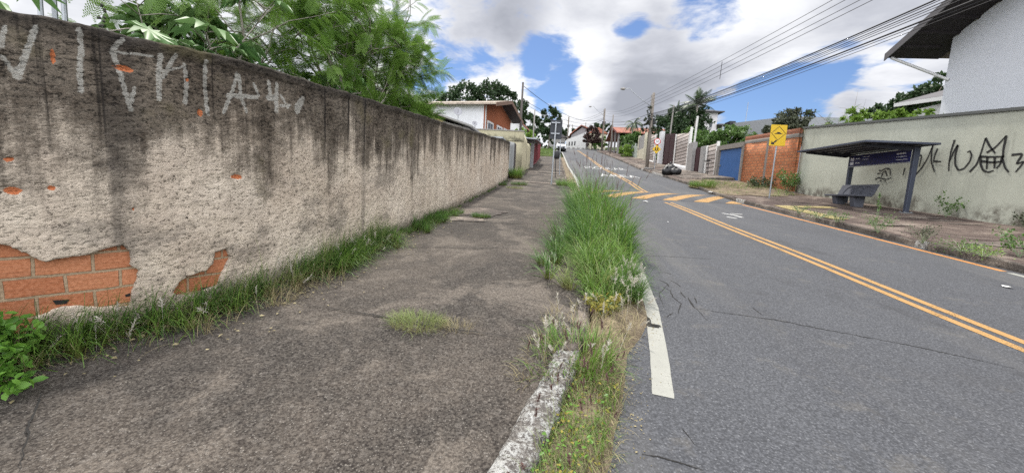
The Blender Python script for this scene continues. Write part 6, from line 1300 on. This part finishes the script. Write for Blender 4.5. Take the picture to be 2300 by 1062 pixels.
tuft('green_tuft', 'small dark green tuft on the pale round patch of pavement', (-1.62, 9.35, zr(9.3)), .22, 420, .16, .010, M['grass_dark'], 53, .7, 1.0, group=G); tuft('green_tuft', 'flat green tuft near the far end of the long wall', (-1.55, 19.6, zr(19.6)), .42, 420, .22, .014, M['grass_dark'], 54, .7, 1.2, group=G); tuft('green_tuft', 'dry greenish tuft just this side of the flat green one', (-1.6, 18.0, zr(18)), .4, 320, .14, .014, M['grass_pale'], 55, .8, 1.2, group=G)
tuft('green_tuft', 'bushy green weed at the foot of the grey pilaster at the wall end', (-2.05, 22.8, zr(22.8)), .38, 700, .62, .018, M['grass_green'], 56, .35, 1.1, group=G); tuft('green_tuft', 'leafy green weed around the foot of the road sign post', (.75, 20.6, zr(20.6)-.05), .4, 500, .45, .016, M['grass_green'], 57, .5, 1.2, group=G)
tag(COL.objects['sparse_weeds'], 'thin sparse green weeds along the far foot of the mouldy wall', 'weeds', kind='stuff'); wg = None
c_ = gnd(1112, 415); tuft('green_tuft', 'sparse dark tuft at the wall foot near the wall end', (lx(c_[1])+.15, c_[1], zr(c_[1])), .25, 260, .2, .012, M['grass_dark'], 58, .6, 1.2, group=G)
# bright leafy plant at the bottom left
lp = thing('leafy_plant', (-3.35, 1.95, zr(2)), 'bright green small leaved plant at the bottom left against the wall', 'plant')
r_ = np.random.default_rng(81); n = 900; cl = np.array([(-3.55, 1.85, .16), (-3.3, 1.95, .14), (-3.45, 2.12, .22), (-3.15, 1.85, .08), (-3.75, 1.75, .26), (-3.5, 2.0, .3)]); k = r_.integers(0, len(cl), n); pos = cl[k]+unit(n, r_)*(r_.random(n)**.5*.17)[:, None]*np.array([1, 1, .8])+np.array([0, 0, zr(2)+.03]); pos[:, 2] = np.maximum(pos[:, 2], zr(2)+.01)
wx_ = np.array([lx(v) for v in pos[:, 1]]); pos[:, 0] = np.maximum(pos[:, 0], wx_+.04); V, Q = scatter(OVA, OVAF, pos, rot_from(unit(n, r_)+np.array([.3, -.2, .1]), np.array([0.2, -.1, 1.])+r_.normal(size=(n, 3))*.5), .035+.045*r_.random(n)); leaf_obj('foliage', [(V, Q, np.repeat(r_.random(n), len(OVA)))], M['herb_leaf'], lp)
mb = MB()
for c in cl: mb.tube([(-3.6, 1.9, zr(2)-.02), (c[0], c[1], zr(2)+c[2]+.08)], [.006, .003], 5)
mb.build('stem', M['stem_green'], lp)
# weeds at the right kerb and walls
WR = 'weeds along the right kerb'
def rz(x, y): return zpr(x, y)-.02
for px, py, h, r, n, m_, lab in ((1795, 482, .28, .35, 240, 'mid_leaf', 'small green weed at the kerb below the yellow tactile slab'), (1838, 492, .22, .5, 260, 'mid_leaf', 'low spreading weed at the kerb left of the tall stalk weed'), (1880, 502, .32, .4, 320, 'mid_leaf', 'bushy kerb weed just left of the tall stalk weed'), (1958, 524, .45, .42, 420, 'mid_leaf', 'kerb weed with one tall leafy stalk'), (2060, 548, .42, .38, 380, 'grey_leaf', 'pale kerb weed with airy stems right of the stalk weed'), (2160, 568, .22, .5, 340, 'mid_leaf', 'low dark weed at the kerb near the right frame edge'), (2208, 580, .2, .4, 260, 'bright_leaf', 'yellowish kerb weed next to the right frame edge')):
    c = gnd(px, py, .0); herb('kerb_weed', lab, (max(c[0], RK-.05), c[1], rz(RK+.2, c[1])), h, r, n, M[m_], int(px), .035, group=WR, stems=14)
c = gnd(1962, 522, 0); herb('stalk_weed', 'single tall leafy stalk rising from the kerb weeds', (max(c[0], RK), c[1], rz(RK+.2, c[1])), .95, .07, 90, M['mid_leaf'], 91, .055, stems=2)
herb('wall_weed', 'tall airy weed at the wall right of the shelter post', (12.95, 14.0, rz(13, 14)), .75, .45, 200, M['mid_leaf'], 92, .08, stems=12); c = gnd(2292, 560, .2); herb('wall_weed', 'green grassy weed on the pavement at the right frame edge', (c[0], c[1], rz(c[0], c[1])), .5, .4, 300, M['mid_leaf'], 93, .06, stems=10); herb('wall_weed', 'dark low weeds on the stained wall foot near the right frame edge', (13.05, 11.9, rz(13, 12)), .4, .35, 160, M['grey_leaf'], 94, .07, stems=8)
herb('wall_weed', 'bushy dark green weed in the corner of brick and green walls', (12.6, 22.2, rz(12.6, 22.2)), 1.1, .7, 700, M['mid_leaf'], 95, .10, stems=14); herb('wall_weed', 'low dark weeds at the foot of the brick wall', (12.1, 24.0, rz(12, 24)), .5, 1.0, 700, M['dark_leaf'], 96, .10, stems=14)
vg = thing('verge_grass', (10.3, 22.8, zpr(10, 22.8)), 'patchy grass and weeds on the rough right verge beyond the speed hump', 'grass')
r_ = np.random.default_rng(97); n = 2600; a = r_.random(n)*6.283; q = np.sqrt(r_.random(n)); p = np.stack([10.6+2.3*q*np.cos(a), 23.2+3.3*q*np.sin(a), np.zeros(n)], 1); p = p[(p[:, 0] > RK+.15) & (fbm(p[:, 0], p[:, 1], .8, 3, 6) > .52)]; p[:, 2] = [zpr(x, y) for x, y, _ in p]; grass_part('blade_mass', p, .20, .016, M['grass_green'], vg, .6, 1.2, None, 98, .5); grass_part('dry_blades', p[::2]+np.array([.05, .02, 0]), .16, .016, M['grass_dry'], vg, .7, 1.0, None, 99, .5)
c = gnd(1530, 417, 0); tuft('green_tuft', 'bright grass tuft at the kerb corner below the driveway slab', (max(c[0], 8.7), c[1], zpr(8.8, c[1])), .7, 700, .5, .016, M['grass_green'], 100, .4, 1.0, group=G)
# lawn grass, one mass
n = 5000; p = np.stack([-7+7.8*rr.random(n), 50+27*rr.random(n), np.zeros(n)], 1); p[:, 2] = [zr(y)+.02 for y in p[:, 1]]; lg = grass_part('lawn_grass', p, .22, .04, M['grass_green'], None, .5, 1.0, None, 101, .5); tag(lg, 'short bright green lawn grass at the far left corner', 'grass', kind='stuff')
# dead leaves, twigs and grit swept along the wall foot, kerb and cracks
n = 900; y = 1.3+9*rr.random(n)**1.6; x = np.array([lx(v) for v in y])+.1+np.abs(rr.normal(size=n))*.35; p = np.stack([x, y, [zr(v)+.016 for v in y]], 1); V, Q = scatter(DIA, DIAF, p, rot_from(unit(n)*np.array([1, 1, .1]), np.array([0, 0, 1.])+rr.normal(size=(n, 3))*.25), .015+.035*rr.random(n)); dl = leaf_obj('leaf_litter', [(V, Q, np.repeat(rr.random(n), 4))], M['grass_dry'], None); tag(dl, 'scattered dry leaf and straw litter on the pavement by the wall', 'leaf litter', kind='stuff')
n = 2600; y = 1.2+3.1*rr.random(n); x = np.array([ax(v) for v in y])-.10+rr.normal(size=n)*.13; p = np.stack([x, y, [zr(v)-.094 for v in y]], 1); V, Q = scatter(DIA, DIAF, p, rot_from(unit(n)*np.array([1, 1, .2]), np.array([0, 0, 1.])+rr.normal(size=(n, 3))*.4), .006+.018*rr.random(n)**2); dl = leaf_obj('grit', [(V, Q, np.repeat(rr.random(n), 4))], M['grass_dry'], None); tag(dl, 'loose grit and straw along the ragged asphalt edge', 'grit', kind='stuff')

# ------------------------------------------------------------------ sky, sun, camera
SUN_EL, SUN_AZ = R(60), R(-14)               # azimuth from +Y, negative = to the left
w = bpy.data.worlds.new('World'); S.world = w; w.use_nodes = True; nt = w.node_tree; nt.nodes.clear()
class WT(NT):
    def __init__(s, t): s.t = t
t = WT(nt)
sky = t.n('ShaderNodeTexSky', sky_type='NISHITA', sun_disc=False, sun_elevation=SUN_EL, sun_rotation=SUN_AZ, altitude=700, air_density=1.0, dust_density=.6, ozone_density=2.2).outputs[0]
D = t.n('ShaderNodeTexCoord').outputs['Generated']; s_ = t.sep(D)
zc = t.math('ADD', t.math('MAXIMUM', s_[2], 0), .10)
cv = t.comb(t.math('DIVIDE', s_[0], zc), t.math('DIVIDE', s_[1], zc), 0)
wq = t.noise(cv, .9, 3, .5, col=True)
cv2 = t.n('ShaderNodeVectorMath', {0: cv, 1: t.n('ShaderNodeVectorMath', {0: wq, 'Scale': .55}, operation='SCALE').outputs[0]}, operation='ADD').outputs[0]
nA = t.noise(t.map(cv2, (1, 1, 1), (3.1, 1.7, 0)), .85, 8, .56); nB = t.noise(t.map(cv2, (1, 1, 1), (8.1, 4.7, 0)), 2.6, 8, .60)
dens = t.math('ADD', t.math('MULTIPLY', nA, .62), t.math('MULTIPLY', nB, .62))
def blobs(lst):
    tot = None
    for px, py, rad, amp in lst:
        d = ray(px, py); d = d/np.linalg.norm(d)
        dt = t.n('ShaderNodeVectorMath', {0: D, 1: tuple(d)}, operation='DOT_PRODUCT').outputs['Value']
        v = t.math('MULTIPLY', t.mr(dt, math.cos(rad/870*1.0), 1), amp)
        tot = v if tot is None else t.math('ADD', tot, v)
    return tot
gap = blobs([(1235, 165, 85, .17), (1190, 125, 55, .10), (1255, 235, 60, .12), (1415, 45, 50, .12), (1000, 155, 60, .12), (1590, 0, 80, .16), (1840, 145, 70, .11), (1640, 255, 70, .13), (1720, 235, 80, .13), (1790, 215, 70, .12), (1570, 245, 60, .09), (1690, 285, 60, .08), (1820, 265, 60, .08), (420, 40, 120, .10), (960, 200, 50, .10), (1900, 190, 50, .06)])
dens = t.math('SUBTRACT', t.math('ADD', dens, -.012), gap)
cover = t.mr(dens, .43, .56)
shd = blobs([(1500, 180, 190, .55), (1620, 110, 120, .35), (1080, 50, 160, .40), (1960, 110, 200, .42), (1130, 20, 120, .2), (1850, 215, 90, .2), (1330, 40, 70, .15), (1380, 215, 110, .35), (2000, 40, 150, .2), (1130, 95, 90, .2)])
lit = blobs([(1330, 150, 90, .4), (1120, 170, 110, .35), (1690, 40, 140, .35), (1330, 220, 70, .25), (1930, 190, 120, .3), (950, 60, 70, .2), (1290, 270, 110, .2), (1080, 100, 60, .1), (1600, 60, 80, .2)])
nC = t.noise(t.map(cv2, (1, 1, 1), (3.4, 2.3, 0)), .95, 7, .58)
thick = t.mr(dens, .50, .78)
sh = t.math('ADD', t.math('ADD', t.math('MULTIPLY', thick, .30), t.math('MULTIPLY', t.math('SUBTRACT', nC, .5), 1.6)), t.math('SUBTRACT', t.math('MULTIPLY', shd, .85), lit))
ccol = t.ramp(t.math('ADD', t.math('MULTIPLY', sh, .75), .30), (.0, (8.6, 8.6, 8.65)), (.35, (7.0, 7.1, 7.4)), (.7, (4.5, 4.65, 5.15)), (1.0, (3.0, 3.15, 3.6)))
ccol = t.mix(1, ccol, t.comb(*[t.mr(s_[1], .25, -.45, 1, 3.1)]*3), 'MULTIPLY')  # clouds behind the camera brightened, added as fill light for the walls
BGS = .10
hz = t.mr(s_[2], .0, .12); skyc = t.mix(1, sky, (.72, .79, .92), 'MULTIPLY')
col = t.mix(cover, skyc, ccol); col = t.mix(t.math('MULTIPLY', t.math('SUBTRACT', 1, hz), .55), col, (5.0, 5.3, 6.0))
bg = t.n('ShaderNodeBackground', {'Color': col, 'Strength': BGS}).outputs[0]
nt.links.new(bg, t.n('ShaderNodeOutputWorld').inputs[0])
sd = bpy.data.lights.new('sun', 'SUN'); sd.energy = 3.6; sd.angle = R(4); sd.color = (1, .955, .88)
so = bpy.data.objects.new('sun', sd); COL.objects.link(so)
sv = Vector((math.sin(SUN_AZ)*math.cos(SUN_EL), math.cos(SUN_AZ)*math.cos(SUN_EL), math.sin(SUN_EL)))
so.rotation_euler = sv.to_track_quat('Z', 'Y').to_euler(); so.location = (-6, 10, 30)
cam = bpy.data.cameras.new('camera'); cam.sensor_width = 36; cam.lens = 36*F/2300; cam.clip_start = .05; cam.clip_end = 3000
co = bpy.data.objects.new('camera', cam); COL.objects.link(co); S.camera = co
# rows of CX, CY, UP hold (right, down, forward) components of the world axes
mt = Matrix(((CX[0], -CX[1], -CX[2]), (CY[0], -CY[1], -CY[2]), (UP[0], -UP[1], -UP[2])))
co.matrix_world = Matrix.Translation(Vector(EYE)) @ mt.to_4x4()
S.view_settings.view_transform = 'Standard'; S.view_settings.look = 'None'; S.view_settings.exposure = 0.47; S.view_settings.gamma = 1
S.cycles.max_bounces = 6; S.cycles.transparent_max_bounces = 12; S.cycles.use_denoising = False; S.cycles.use_adaptive_sampling = False; S.cycles.denoiser = 'OPENIMAGEDENOISE'; S.cycles.denoising_prefilter = 'NONE'; S.cycles.denoising_input_passes = 'RGB_ALBEDO_NORMAL'
S.cycles.sampling_pattern = 'TABULATED_SOBOL'
